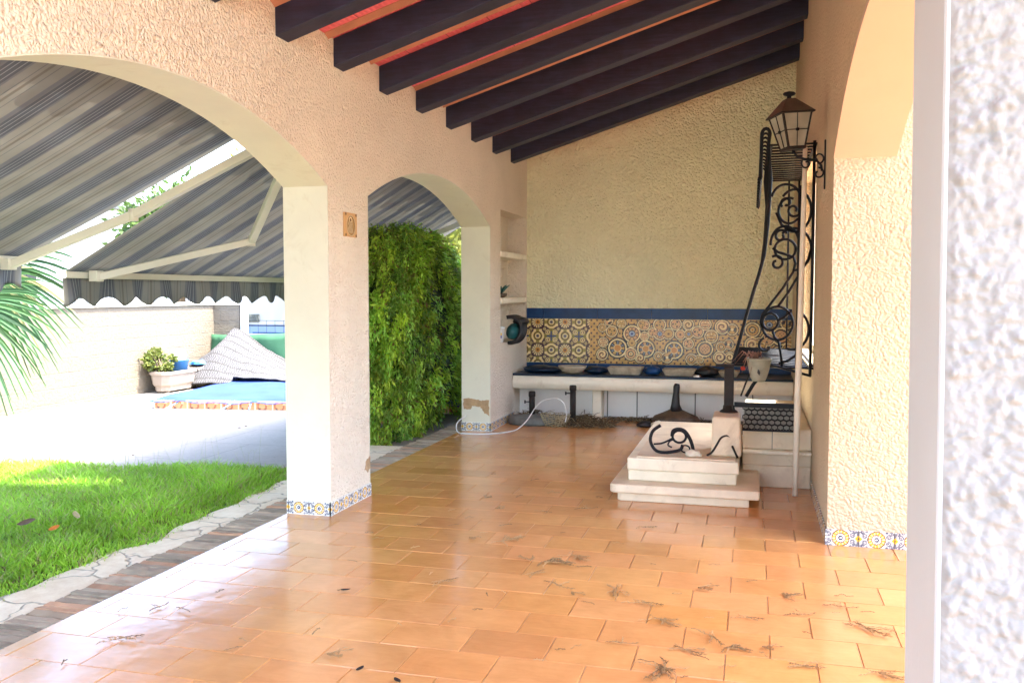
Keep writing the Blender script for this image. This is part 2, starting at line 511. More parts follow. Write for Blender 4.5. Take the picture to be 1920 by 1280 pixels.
# terracotta floor: every tile a slightly tilted chamfered slab in one sheet, grout sheet below
def floor_tiles():
    V = []; F = []; C = []
    tw, th, g, ch = .36, .2632, .0016, .0022
    rows = range(-12, 30)
    pal = [lin((.81, .60, .37)), lin((.83, .62, .39)), lin((.80, .58, .35)), lin((.82, .60, .38)), lin((.80, .58, .36))]
    for r in rows:
        y0 = 3.230 + (r) * th
        y1 = y0 + th
        off = .093 if r % 2 == 0 else -.087
        if y1 < -1 or y0 > YB: continue
        xmin, xmax = XO, 2.9
        n0 = math.floor((xmin - off) / tw); n1 = math.ceil((xmax - off) / tw)
        for k in range(n0, n1):
            x0 = max(off + k * tw, xmin); x1 = min(off + (k + 1) * tw, xmax)
            if x1 - x0 < .012: continue
            a0, a1, b0, b1 = x0 + g, x1 - g, y0 + g, y1 - g
            tx, ty = random.gauss(0, .0022), random.gauss(0, .0022); dz = random.gauss(0, .0005)
            cx, cy = (a0 + a1) / 2, (b0 + b1) / 2
            def Z(x, y): return dz + tx * (x - cx) + ty * (y - cy)
            n = len(V)
            for (x, y, d) in ((a0, b0, -.004), (a1, b0, -.004), (a1, b1, -.004), (a0, b1, -.004), (a0 + ch, b0 + ch, 0), (a1 - ch, b0 + ch, 0), (a1 - ch, b1 - ch, 0), (a0 + ch, b1 - ch, 0)):
                V.append((x, y, Z(x, y) + d))
            F += [(n + 4, n + 5, n + 6, n + 7), (n, n + 1, n + 5, n + 4), (n + 1, n + 2, n + 6, n + 5), (n + 2, n + 3, n + 7, n + 6), (n + 3, n, n + 4, n + 7)]
            c = np.array(random.choice(pal)) * (random.uniform(.95, 1.05) if random.random() < .88 else random.uniform(.86, .95))
            c = c * np.array([1, random.uniform(.97, 1.02), random.uniform(.94, 1.05)])
            C += [tuple(c)] * 8
    return fast_mesh('floor', V, F, np.array(C))
fl = struct(link('terrace_floor', floor_tiles(), M['tile']))
tag(fl, 'glossy terracotta tile floor of the covered terrace', None)
struct(MB().box(XO, 2.9, -1.2, YB, -.3, -.0055).build('floor_bed', M['grout']))

struct(MB().box(XR2 + .01, 9, 5.92, 16, -.3, -.04).build('bounce_paving', M['paving']))  # unseen pale paving, added to bounce daylight in through the side window
# brick edging
def brick_edge():
    V = []; F = []; C = []
    y = -1.0
    pal = [lin((.54, .47, .41)), lin((.56, .48, .41)), lin((.52, .46, .40)), lin((.60, .46, .37)), lin((.54, .48, .42)), lin((.50, .44, .38)), lin((.55, .48, .42))]
    mb = MB(); cols = []
    while y < YB:
        w = random.uniform(.048, .062)
        x0 = -3.30 + random.uniform(-.012, .012); sk = random.uniform(-.006, .006); z = random.uniform(-.016, -.008); t = random.uniform(-.004, .004)
        c = np.array(random.choice(pal)) * random.uniform(1.1, 1.7) * np.array([1, 1.04, .98])
        n = len(mb.v)
        xs = np.linspace(x0, -3.047, 7)
        for i, x in enumerate(xs):
            j0 = random.uniform(-.003, .003); j1 = random.uniform(-.003, .003); zz = z + random.uniform(-.003, .003)
            mb.v += [(x, y + sk * i / 6 + j0 + .002, zz - .02), (x, y + sk * i / 6 + j0 + .006, zz + t), (x, y + w + j1 - .006, zz - t), (x, y + w + j1 - .002, zz - .02)]
            cols += [tuple(c * random.uniform(.85, 1.15))] * 4
        for i in range(6):
            b = n + i * 4
            mb.f += [(b, b + 4, b + 5, b + 1), (b + 1, b + 5, b + 6, b + 2), (b + 2, b + 6, b + 7, b + 3)]
        mb.f += [(n, n + 1, n + 2, n + 3), (n + 27, n + 26, n + 25, n + 24)]
        y += w + .003
    me = fast_mesh('b', mb.v, mb.f, np.array(cols))
    bm = bmesh.new(); bm.from_mesh(me); bmesh.ops.recalc_face_normals(bm, faces=bm.faces); bm.to_mesh(me); bm.free()
    return me
struct(link('brick_edging', brick_edge(), M['brick']))
struct(MB().box(-3.31, -3.042, -1.0, YB, -.2, -.026).build('edging_bed', M['soil']))

# crazy-paving strip with an uneven border to the lawn
def border_x(y):
    return -3.60 - .03 * math.sin(y * 2.3) - .02 * math.sin(y * 6.1 + 1) - .02 * math.sin(y * 13)
def paving_strip():
    ys = np.arange(-1, 8.3, .05); V = []; F = []
    for i, y in enumerate(ys):
        bx = border_x(y) - (.1 if y > 6.8 else 0)
        V += [(-3.31, y, -.2), (-3.31, y, -.022), (bx, y, -.026 + .006 * math.sin(y * 9)), (bx - .015, y, -.2)]
    for i in range(len(ys) - 1):
        for k in range(3): F.append((4 * i + k, 4 * i + 4 + k, 4 * i + 5 + k, 4 * i + 1 + k))
    me = fast_mesh('s', V, F)
    bm = bmesh.new(); bm.from_mesh(me); bmesh.ops.recalc_face_normals(bm, faces=bm.faces); bm.to_mesh(me); bm.free()
    return me
struct(link('stone_path', paving_strip(), M['flag']))

# lawn
def lawn_far(x):      # far edge of the lawn
    return 6.42 + .19 * (x + 6.4) + .02 * math.sin(x * 5) 
def in_lawn(x, y): return x < border_x(y) + .03 * math.sin(y * 31) and y < lawn_far(x)
struct(MB().prism([(-9.2, 1), (-3.55, 1), (-3.60, 6.93), (-6.4, 6.42), (-9.2, 5.9)], 2, -.3, -.045).build('lawn_ground', M['lawn_soil']))
def grass():
    N = 90000
    y = 2.3 + (rng.random(N * 2) ** 1.0) * 4.6; x = -8.6 + rng.random(N * 2) * 5.1
    keep = (x < -3.60 - .03 * np.sin(y * 2.3) - .02 * np.sin(y * 6.1 + 1) - .02 * np.sin(y * 13) + rng.normal(0, .035, N * 2)) & (y < 6.42 + .19 * (x + 6.4) + .02 * np.sin(x * 5) + rng.normal(0, .03, N * 2))
    # only what the terrace can see
    keep &= (x > -1.15 * y - .6)
    x = x[keep][:N]; y = y[keep][:N]; n = len(x)
    clump = np.sin(x * 3.1 + np.sin(y * 2.2) * 2) * np.cos(y * 3.7 + x) 
    h = (.055 + .075 * rng.random(n) ** 1.6) * (1 + .3 * clump) 
    edge = np.clip((-x - 3.62) / .25, .45, 1); h *= edge
    w = .0028 + .0022 * rng.random(n)
    az = rng.random(n) * 2 * np.pi; lean = .25 + .9 * rng.random(n)
    la = rng.random(n) * 2 * np.pi
    dx, dy = np.cos(az) * w, np.sin(az) * w
    lx, ly = np.cos(la) * h * lean, np.sin(la) * h * lean
    z0 = np.full(n, -.05)
    P = np.zeros((n, 5, 3), np.float32)
    P[:, 0] = np.stack([x - dx, y - dy, z0], 1); P[:, 1] = np.stack([x + dx, y + dy, z0], 1)
    P[:, 2] = np.stack([x + dx * .8 + lx * .35, y + dy * .8 + ly * .35, z0 + h * .6], 1)
    P[:, 3] = np.stack([x - dx * .8 + lx * .35, y - dy * .8 + ly * .35, z0 + h * .6], 1)
    P[:, 4] = np.stack([x + lx, y + ly, z0 + h * .95], 1)
    b = np.arange(n)[:, None] * 5
    F3 = np.concatenate([b + np.array([[0, 1, 2]]), b + np.array([[0, 2, 3]]), b + np.array([[3, 2, 4]])])
    t = rng.random(n)[:, None]
    c = (1 - t) * np.array([.21, .44, .025]) + t * np.array([.42, .66, .07])
    patch = np.sin(x * 5.3 + np.sin(y * 4.1) * 1.7) * np.sin(y * 6.7 + x * 1.3)
    yel = rng.random(n) < (.10 + .22 * np.clip(patch, 0, 1))
    c[yel] = np.array([.40, .38, .15]); br_ = rng.random(n) < .03; c[br_] = np.array([.20, .13, .06])
    c *= (1 - .25 * np.clip(-patch, 0, 1))[:, None]
    c *= (1 + .18 * clump)[:, None]
    C = np.repeat(c, 5, 0)
    return fast_mesh('g', P.reshape(-1, 3), F3, C)
g = link('grass', grass(), M['leaf']); tag(g, 'bright green uncut lawn grass beside the stone border', 'grass', None, 'stuff')
def seed_stalks():
    mb = MB()
    for _ in range(70):
        x = random.uniform(-8, -3.9); y = lawn_far(x) - random.uniform(.02, .5)
        h = random.uniform(.18, .42); a = random.uniform(0, 6.28); l = random.uniform(.02, .12)
        mb.tube([(x, y, -.05), (x + math.cos(a) * l * .4, y + math.sin(a) * l * .4, h * .6 - .05), (x + math.cos(a) * l, y + math.sin(a) * l, h - .05)], [.0012, .001, .0006], 3, False)
        for s in (-1, 1):
            tx, ty = x + math.cos(a) * l, y + math.sin(a) * l
            mb.tube([(tx, ty, h - .05), (tx + s * .02, ty + .01, h - .02)], [.0009, .0004], 3, False)
    me = fast_mesh('s', mb.v, [f for f in mb.f if len(f) == 4])
    a = me.color_attributes.new('Col', 'FLOAT_COLOR', 'POINT')
    a.data.foreach_set('color', np.tile(np.array([.34, .36, .20, 1], np.float32), len(me.vertices)))
    return me
tag(link('seed_stalks', seed_stalks(), M['twig']), 'thin seed stalks rising above the far edge of the lawn', 'grass', None, 'stuff')
# dead leaf on the lawn
def leaf_mesh(L, W, col, curl=.3, fold=.25):
    n = 9; V = []; F = []; C = []
    for i in range(n):
        t = i / (n - 1); w = W * math.sin(math.pi * min(1, t * .95 + .03)) ** .7 * .5
        zc = curl * L * (t - .5) ** 2
        for k, s in enumerate((-1, 0, 1)):
            V.append(((t - .5) * L, s * w, zc + abs(s) * w * fold)); C.append(tuple(np.array(col) * random.uniform(.8, 1.2)))
    for i in range(n - 1):
        for k in range(2): F.append((3 * i + k, 3 * i + 3 + k, 3 * i + 4 + k, 3 * i + 1 + k))
    return fast_mesh('leaf', V, F, np.array(C))
for i, (px, py, L, c, rz, lab) in enumerate([(-4.42, 4.62, .11, (.10, .06, .035), .6, 'large curled brown dead leaf lying on the lawn'), (-4.15, 4.55, .07, (.5, .16, .03), 1.2, 'small orange dead leaf on the lawn beside the large brown one'), (-4.25, 4.85, .10, (.45, .36, .2), 2.4, 'pale tan dry leaf standing in the lawn')]):
    o = link('dead_leaf', leaf_mesh(L, L * .5, c), M['twig']); o.location = (px, py, .045); o.rotation_euler = (R(25), R(-15), rz)
    tag(o, lab, 'leaf')

# ================================================================== ARCADE WALL (left)
ARC1 = seg_arc(3.90, 1.54, 2.20, .36)
ARC2 = seg_arc(7.6625, 1.5825, 2.20, .335)
def arcade():
    root = thing('arcade_wall', 'peach stucco arcade wall with two wide arches along the left of the terrace', 'wall', (XO, 7, 0))
    bm = bmesh.new()
    for x in (XL, XO):
        zt = deck_z(x) - .004
        def face(pts): bm.faces.new([bm.verts.new((x, y, z)) for y, z in pts])
        for (y0, y1) in ((2.05, 2.36), (5.44, 6.08), (9.245, 9.66)):
            face([(y0, 0), (y1, 0), (y1, 2.2), (y0, 2.2)]); face([(y0, 2.2), (y1, 2.2), (y1, zt), (y0, zt)])
        for arc in (ARC1, ARC2):
            for i in range(len(arc) - 1): face([arc[i], arc[i + 1], (arc[i + 1][0], zt), (arc[i][0], zt)])
    bmesh.ops.remove_doubles(bm, verts=bm.verts, dist=.0005)
    bmesh.ops.recalc_face_normals(bm, faces=bm.faces)
    me = bpy.data.meshes.new('w'); bm.to_mesh(me); bm.free()
    link('stucco_face', me, M['stucco'], root)
    mb = MB()
    # part with the shelf niche: y 9.66..10.81
    zt_i, zt_o = deck_z(XL) - .004, deck_z(XO) - .004
    def blk(y0, y1, x0, x1, z0, z1=None):
        if z1 is None: mb.hexa([(x0, y0, z0), (x1, y0, z0), (x1, y1, z0), (x0, y1, z0), (x0, y0, zt_o), (x1, y0, zt_i), (x1, y1, zt_i), (x0, y1, zt_o)])
        else: mb.box(x0, x1, y0, y1, z0, z1)
    blk(9.66, 10.81, XO, XL, 2.42); blk(9.66, 10.81, XO, XL, 0, .93); blk(9.66, 10.81, XO, -2.95, .93, 2.42); blk(10.81, YB, XO, XL, 0)
    mb.build('niche_wall', M['stucco'], root)
    for z in (1.37, 1.895):
        MB().box(-2.945, XL + .012, 9.665, 10.805, z, z + .07).build('shelf', M['plaster'], root, bevel=.012)
    # smooth painted reveals, 3 mm proud skins with depth of their own
    def reveal(arc, y0, y1):
        pts = [(y0, 0)] + arc + [(y1, 0)]
        t = .02
        mbr = MB()
        # outer offset into the masonry
        n = len(pts)
        off = []
        for i, (y, z) in enumerate(pts):
            a = pts[max(i - 1, 0)]; b = pts[min(i + 1, n - 1)]
            dy, dz = b[0] - a[0], b[1] - a[1]; l = math.hypot(dy, dz) or 1
            off.append((y - dz / l * .003 * -1, z + dy / l * .003 * -1))
        for i in range(n):
            (y, z), (yy, zz) = pts[i], off[i]
            mbr.v += [(XO - .003, yy, zz), (XL + .003, yy, zz)]
        for i in range(n - 1):
            mbr.f.append((2 * i, 2 * i + 2, 2 * i + 3, 2 * i + 1))
        # turned edges
        base = len(mbr.v)
        for i in range(n):
            (y, z), (yy, zz) = pts[i], off[i]
            mbr.v += [(XO - .003, y * 2 - yy, z * 2 - zz), (XL + .003, y * 2 - yy, z * 2 - zz)]
        for i in range(n - 1):
            mbr.f.append((2 * i, base + 2 * i, base + 2 * i + 2, 2 * i + 2)); mbr.f.append((2 * i + 1, 2 * i + 3, base + 2 * i + 3, base + 2 * i + 1))
        return mbr.build('arch_reveal', M['smooth'], root)
    reveal(ARC1, 2.36, 5.44); reveal(ARC2, 6.08, 9.245)
    return root
wall = arcade()

# azulejo skirting patterns ------------------------------------------------
WHT = np.array(lin((.90, .90, .87))); NVY = np.array(lin((.20, .22, .36))); YEL = np.array(lin((.93, .72, .20))); BRN = np.array(lin((.40, .27, .20))); GRY = np.array(lin((.45, .47, .52))); CRM = np.array(lin((.95, .88, .72)))
def azulejo(p, h, shift=0.):
    def f(U, V):
        a = ((U + shift) / p) % 1 - .5; b = (V - h / 2) / p
        r = np.hypot(a, b); th = np.arctan2(b, a)
        C = np.tile(WHT, (len(U), 1))
        aa = np.abs(a); ab = np.abs(b)
        for (cx, cy, rr) in ((.33, .10, .075), (.40, .20, .06), (.28, .24, .05)):
            d = np.hypot(aa - cx, ab - cy); C[(d < rr) & (d > rr * .45)] = GRY
            C[(d <= rr * .3)] = NVY
        C[(aa > .455) & (ab < .22)] = GRY
        d = np.abs(aa - .5) + ab; C[d < .11] = YEL; C[d < .035] = BRN
        C[r < .255] = YEL; C[(r < .255) & (r > .225)] = BRN
        C[(r < .225) & (r > .15) & (np.sin(th * 14) > .35)] = CRM
        C[(r < .15)] = BRN; C[r < .125] = WHT; C[r < .07] = NVY; C[r < .03] = WHT
        seam = np.abs(((U + shift) / p) % 1); seam = np.minimum(seam, 1 - seam) * p
        C[seam < .0022] = np.array(lin((.35, .33, .30)))
        return C
    return f
def skirt(org, ud, W, p, shift, root, h=.092, th=.009):
    ud = Vector(ud); nd = ud.cross(Vector((0, 0, 1)))
    o = Vector(org) + nd * th
    return painted('tile_skirting', o, ud, (0, 0, 1), W, h, .0045, azulejo(p, h, shift), M['glaze'], root, th)
skirt((XO - .002, 5.437, 0), (1, 0, 0), .334, .155, -.012, wall)
skirt((XL, 5.428, 0), (0, 1, 0), .66, .155, .0, wall)
skirt((XO - .002, 9.242, 0), (1, 0, 0), .334, .155, -.012, wall)
skirt((XL, 9.233, 0), (0, 1, 0), 1.0, .155, .02, wall)
skirt((XL, 2.05, 0), (0, 1, 0), .31, .155, .02, wall)
# bare render patch on the second pier
def ragged(poly, jit, sub=6):
    out = []
    for i in range(len(poly)):
        a, b = poly[i], poly[(i + 1) % len(poly)]
        for k in range(sub):
            t = k / sub; out.append((a[0] + (b[0] - a[0]) * t + random.uniform(-jit, jit), a[1] + (b[1] - a[1]) * t + random.uniform(-jit, jit)))
    return out
M['bare'] = mat_plain('bare_brown_render', (.42, .28, .15), .95, .25, 20, .8, 90)
pp = ragged([(-3.02, .235), (-3.025, .34), (-2.93, .355), (-2.82, .33), (-2.735, .335), (-2.73, .165), (-2.79, .20), (-2.83, .265), (-2.92, .27), (-2.94, .235)], .006)
MB().prism(pp, 1, 9.2375, 9.2455).build('bare_patch', M['bare'], wall)
pc = ragged([(6.02, .27), (6.085, .30), (6.085, .20), (6.04, .18), (5.99, .21)], .008, 4)
MB().prism(pc, 0, XL - .004, XL + .003).build('bare_patch', M['bare'], wall)

# relief plaque on the first pier
def plaque_fn(U, V):
    c0 = np.array(lin((.78, .62, .42))); c1 = np.array(lin((.42, .30, .16))); c2 = np.array(lin((.62, .50, .30))); c3 = np.array(lin((.88, .78, .60)))
    a = U / .19; b = V / .165
    C = np.tile(c0, (len(U), 1))
    e = np.hypot((a - .48) / .36, (b - .45) / .43)
    C[e < 1] = c1; C[e < .86] = c2
    fig = (np.abs(a - .46) < .10 + .16 * (1 - b)) & (b > .16) & (b < .72)
    C[fig] = c3 * .8
    C[fig & (np.sin(a * 60 + b * 20) > .3)] = c1
    C[np.hypot((a - .47) / .13, (b - .72) / .12) < 1] = c3
    C[np.hypot((a - .47) / .07, (b - .70) / .08) < 1] = c1
    for ca in (.07, .93):
        for cb in (.07, .93): C[np.hypot((a - ca) / .06, (b - cb) / .06) < 1] = c1
    return C
pl = thing('wall_plaque', 'small tan relief plaque with a standing robed figure on the first pier', 'plaque', (XL, 5.77, 1.88))
painted('relief_tile', (XL + .016, 5.672, 1.885), (0, 1, 0), (0, 0, 1), .19, .165, .0035, plaque_fn, M['matte_attr'], pl, .015)
mb = MB()
ring = [(XL + .017, 5.763 + .068 * math.cos(t), 1.962 + .07 * math.sin(t)) for t in np.linspace(0, 2 * math.pi, 25)[:-1]]
mb.tube(ring, .0035, 5, closed=True)
mb.build('oval_moulding', mat_plain('tan_relief', (.55, .40, .22), .7, .1), pl, True)

# ================================================================== BACK WALL with painted tile panel
bw = thing('back_wall', 'cream stucco end wall of the terrace with a blue bordered tile panel', 'wall', (-1.1, YB, 0))
MB().hexa([(XO, YB, 0), (XR2, YB, 0), (XR2, YB + .22, 0), (XO, YB + .22, 0), (XO, YB, deck_z(XO) - .004), (XR2, YB, deck_z(XR2) - .004), (XR2, YB + .22, deck_z(XR2) - .004), (XO, YB + .22, deck_z(XO) - .004)]).build('stucco_face', M['stucco_back'], bw)

CIR = []   # (x, z, r, kind) measured on the real wall
def addc(px, py, r, kind, ox=1180, oy=560, sc=8.):
    u = ox + px / sc; v = oy + py / sc
    x = -2.735 + (u - 985) * (3.174 / 498); z = 1.307 - (v - 577) * (1.307 - .632) / 101
    CIR.append((x, z, r / sc * (3.174 / 498), kind))
for c in ((105, 510, 100, 'eye'), (530, 500, 95, 'eye'), (660, 500, 85, 'dot'), (835, 510, 78, 'dot'), (960, 500, 70, 'eye'), (1090, 470, 90, 'dots'), (1290, 530, 100, 'pet'), (1450, 395, 105, 'spi'), (1590, 430, 85, 'dark'),
          (300, 380, 80, 'dots'), (525, 370, 95, 'dots'), (765, 360, 90, 'dots'), (950, 365, 85, 'spi'), (320, 720, 130, 'flower'), (745, 735, 130, 'flower'), (1200, 710, 118, 'ring'), (1435, 675, 78, 'ring2'), (1415, 825, 95, 'spi'),
          (510, 825, 74, 'ring2'), (235, 855, 78, 'spi'), (640, 840, 85, 'dark'), (955, 640, 80, 'dots'), (1000, 860, 85, 'ring2'), (1200, 360, 90, 'pet'), (110, 640, 70, 'dot'), (420, 480, 70, 'dots'), (1110, 860, 70, 'pet'), (1540, 640, 75, 'dark'), (1560, 820, 80, 'spi'), (300, 540, 70, 'pet')):
    addc(*c)
for c in ((1015, 440, 88, 'flower'), (870, 500, 55, 'spi'), (960, 290, 55, 'dots'), (1150, 310, 80, 'eye'), (870, 260, 40, 'ring2'), (930, 200, 40, 'dark'), (1050, 220, 45, 'pet'), (1140, 490, 60, 'ring2'), (1250, 230, 50, 'dots'), (880, 390, 48, 'pet')):
    addc(*c, ox=960, oy=560, sc=4.92)
for c in ((600, 430, 110, 'ring2'), (160, 390, 100, 'spi'), (840, 360, 120, 'eye'), (1000, 520, 130, 'ring'), (700, 640, 110, 'pet'), (820, 560, 100, 'dots'), (1080, 330, 90, 'dark'), (600, 640, 110, 'spi'), (1100, 700, 90, 'pet'), (720, 760, 90, 'ring2'), (960, 740, 80, 'dots'), (560, 830, 90, 'spi'), (1130, 560, 70, 'ring2')):
    addc(*c, ox=1340, oy=560, sc=8.)
def wall_tiles(U, V):
    x = XL + U; z = .632 + V
    OCH = np.array(lin((.80, .64, .37))); PNK = np.array(lin((.84, .66, .45))); CR = np.array(lin((.95, .86, .62))); DK = np.array(lin((.12, .10, .13))); OR = np.array(lin((.80, .55, .25))); BL = np.array(lin((.24, .30, .48))); LB = np.array(lin((.62, .68, .74))); GN = np.array(lin((.50, .47, .22))); MV = np.array(lin((.30, .22, .25)))
    C = np.tile(OCH, (len(U), 1)) * (1 + .10 * np.sin(x * 31 + 3 * np.sin(z * 23)))[:, None]
    # --- loose swirl part
    best = np.full(len(U), 9.); bi = np.zeros(len(U), int)
    for i, (cx, cz, r, k) in enumerate(CIR):
        d = np.hypot(x - cx, z - cz) / r
        m = d < best; best[m] = d[m]; bi[m] = i
    C[(best > 1.0) & (best < 1.16)] = DK
    C[(best > 1.16) & (np.sin(x * 90) * np.sin(z * 80) > .55)] = MV
    for i, (cx, cz, r, k) in enumerate(CIR):
        s = (bi == i) & (best < 1.0)
        if not s.any(): continue
        dx, dz = (x[s] - cx) / r, (z[s] - cz) / r; d = np.hypot(dx, dz); th = np.arctan2(dz, dx)
        c = np.tile(PNK if i % 2 else OCH, (s.sum(), 1)); c[d > .84] = CR; c[(d > .74) & (d <= .84)] = DK if k in ('ring', 'flower', 'dark') else MV
        if k == 'eye': c[d < .42] = DK; c[d < .33] = LB; c[d < .15] = BL; c[(d > .5) & (d < .7) & (np.sin(th * 9) > .6)] = DK
        if k == 'dot': c[d < .2] = BRN
        if k == 'dots': c[(np.abs(d - .45) < .14) & (np.sin(th * 3 + i) > .6)] = DK; c[d < .12] = GN
        if k == 'pet': c[(np.sin(th * 5) > .4) & (d < .7) & (d > .25)] = CR; c[(np.sin(dz * 14) > .7) & (d < .6)] = BRN
        if k == 'ring2': c[(d > .3) & (d < .45)] = DK; c[d < .3] = CR; c[d < .15] = OR
        if k == 'spi': c[(np.sin(th - d * 11) > .45) & (d < .75)] = CR; c[(np.sin(th - d * 11) < -.72) & (d < .75)] = DK
        if k == 'flower': c[(d < .74) & (d > .42) & (np.sin(th * 6 + i) > -.2)] = DK; c[(d < .74) & (d > .42) & (np.sin(th * 6 + i) > .7)] = LB * .5; c[d < .42] = CR; c[d < .36] = OR; 
        if k == 'ring': c[(d < .74) & (d > .66)] = DK; c[(d < .5) & (np.sin(dx * 17) * np.sin(dz * 15) > .6)] = BRN
        if k == 'dark': c[(d < .7) & (np.sin(th * 2 + i) > .1)] = DK; c[d < .25] = CR
        C[s] = c
    # --- regular Spanish pattern on the left
    p = .1735
    L = U < .80
    ug = (U - .055) / p; vg = (V - .155) / p
    iu = np.round(ug - .5).astype(int); iv = np.round(vg - .0).astype(int)
    a = ug - iu - .5; b = vg - iv
    r = np.hypot(a, b); th = np.arctan2(b, a)
    K = np.tile(np.array(lin((.62, .56, .30))), (len(U), 1))
    corner = np.hypot(np.abs(a) - .5, np.abs(b) - .5)
    K[corner < .34] = MV; K[corner < .1] = CR
    topr = (iv % 2 != 0); odd = (iu % 2 != 0)
    sun_ = (~topr) & (~odd); eyeh = (~topr) & odd; eyev = topr & (~odd); cro = topr & odd
    m = sun_; K[m & (r < .5)] = MV; K[m & (r < .42 ) & (np.cos(th * 14) > -.35)] = CR; K[m & (r < .17)] = OR; K[m & (r < .08)] = BRN
    for mm, (p1, p2) in ((eyeh, (a, b)), (eyev, (b, a))):
        K[mm & (r < .30)] = GN * 1.2; K[mm & (r < .30) & (r > .24)] = BRN; K[mm & (r < .2)] = CR; K[mm & (r < .12)] = GRY; K[mm & (r < .06)] = BRN
        arc = (np.abs(np.hypot(p1, np.abs(p2) + .02) - .42) < .07) & (np.abs(p2) > .12); K[mm & arc] = CR
        tip = np.hypot(np.abs(p1) - .42, np.abs(p2) - .22) < .09; K[mm & tip] = CR
    q4 = np.hypot(np.abs(a) - .27, np.abs(b) - .27)
    K[cro & (q4 < .17)] = CR; K[cro & (q4 < .11)] = BRN; K[cro & (q4 < .06)] = CR
    K[cro & (np.minimum(np.abs(a), np.abs(b)) < .05) & (r < .33)] = BL; K[cro & (np.minimum(np.abs(a), np.abs(b)) < .05) & (r > .33)] = GN
    K[(np.abs(np.abs(a) - .5) < .02) | (np.abs(np.abs(b) - .5) < .02)] = np.array(lin((.55, .48, .30)))
    C[L] = K[L]
    return C
painted('tile_panel', (XL + .002, YB - .012, .632), (1, 0, 0), (0, 0, 1), 3.165, 1.174 - .632, .0058, wall_tiles, M['glaze'], bw, .012)
for x0, x1 in ((XL + .003, -2.50), (-2.497, -1.83), (-1.827, -1.17), (-1.167, -.51), (-.507, .14), (.143, XR - .003)):
    MB().box(x0, x1, YB - .016, YB + .002, 1.177, 1.305).build('border_tile', M['blue_tile'], bw, bevel=.003)
    MB().box(x0, x1, YB - .016, YB + .002, .53, .629).build('border_tile', M['blue_tile'], bw, bevel=.003)

# ================================================================== COUNTER under the panel
ct = thing('masonry_counter', 'long low white masonry counter with a dark tiled top under the painted tiles', 'counter', (-1.1, 10.5, 0))
MB().box(XL + .002, XR - .002, 10.17, YB - .02, .525, .55).build('countertop', M['navy'], ct, bevel=.006)
fas = []
for t in np.linspace(0, 1, 9):
    fas.append((10.15 + .05 * (1 - math.sin(math.pi * min(1, t * 1.0))) * .6, .372 + .152 * t))
MB().prism([(10.6, .372)] + fas + [(10.6, .524)], 0, XL + .002, XR - .002).build('fascia', M['plaster'], ct, bevel=.01)
MB().box(XL + .004, XR - .004, 10.50, YB - .02, 0, .37).build('front_panel', M['panel'], ct)
for x in (-1.64, -1.29, -.62, .02):
    MB().box(x - .006, x + .006, 10.492, 10.51, .03, .355).build('panel_joint', M['concrete'], ct)
MB().tube([(-1.85, 10.46, .35), (-.22, 10.46, .35)], .008, 6).build('rail', M['iron_rust'], ct)
MB().box(-1.79, -1.68, 10.30, 10.5, 0, .371).build('support_pier', M['plaster'], ct, bevel=.01)
MB().box(XL + .004, XR - .02, 10.44, 10.498, 0, .035).build('plinth', M['concrete'], ct, bevel=.004)

# things on the counter
def bowl(x, y, z, r, h):
    mb = MB(); mb.lathe([(r * .35, 0), (r * .7, h * .3), (r * .93, h * .7), (r, h), (r * .93, h), (r * .82, h * .7), (r * .5, h * .3), (.01, h * .22)], (x, y, z), 28, 1, .8)
    return mb
tag(bowl(-2.02, 10.27, .551, .17, .095).build('stone_bowl', M['stone'], None, True), 'round grey-beige stone bowl near the left end of the counter', 'bowl')
def trough(x0, x1, y0, y1, z, h, name, lab):
    mb = MB(); ins = .03; sl = .04
    o = [(x0 + sl, y0 + sl), (x1 - sl, y0 + sl), (x1 - sl, y1 - sl), (x0 + sl, y1 - sl)]; t = [(x0, y0), (x1, y0), (x1, y1), (x0, y1)]
    ti = [(x0 + ins, y0 + ins), (x1 - ins, y0 + ins), (x1 - ins, y1 - ins), (x0 + ins, y1 - ins)]; bi = [(x0 + ins + sl, y0 + ins + sl), (x1 - ins - sl, y0 + ins + sl), (x1 - ins - sl, y1 - ins - sl), (x0 + ins + sl, y1 - ins - sl)]
    for ring, zz in ((o, z), (t, z + h), (ti, z + h), (bi, z + h * .35)): mb.v += [(a, b, zz) for a, b in ring]
    mb.f.append((3, 2, 1, 0)); mb.f.append((12, 13, 14, 15))
    for k in range(3):
        for i in range(4): mb.f.append((4 * k + i, 4 * k + (i + 1) % 4, 4 * k + 4 + (i + 1) % 4, 4 * k + 4 + i))
    return tag(mb.build(name, M['stone'], None, False, .008), lab, 'trough', 'stone troughs on the counter')
trough(-1.61, -1.20, 10.22, 10.48, .551, .088, 'stone_trough', 'rectangular stone trough on the counter, nearest the round bowl')
trough(-.98, -.60, 10.22, 10.48, .551, .078, 'stone_trough', 'low rectangular stone trough in the middle of the counter')
trough(-.36, -.12, 10.24, 10.46, .551, .07, 'stone_trough', 'small stone trough at the right end beside the window grille')
def lump(name, c, s, mat, label, cat, seed=0, amp=.25, parent=None, sub=3):
    bm = bmesh.new(); bmesh.ops.create_icosphere(bm, subdivisions=sub, radius=1)
    for v in bm.verts:
        n = noise.fractal(v.co * 1.6 + Vector((seed, 0, 0)), 1, 2, 4)
        v.co *= 1 + amp * n
        v.co = Vector((v.co.x * s[0] + c[0], v.co.y * s[1] + c[1], max(v.co.z, -.8) * s[2] + c[2]))
    me = bpy.data.meshes.new('l'); bm.to_mesh(me); bm.free()
    o = link(name, me, mat, parent, True)
    if label: tag(o, label, cat)
    return o
lump('folded_tarp', (-2.42, 10.42, .585), (.24, .15, .045), M['navy'], 'dark blue folded plastic sheet at the left end of the counter', 'plastic sheet', 1)
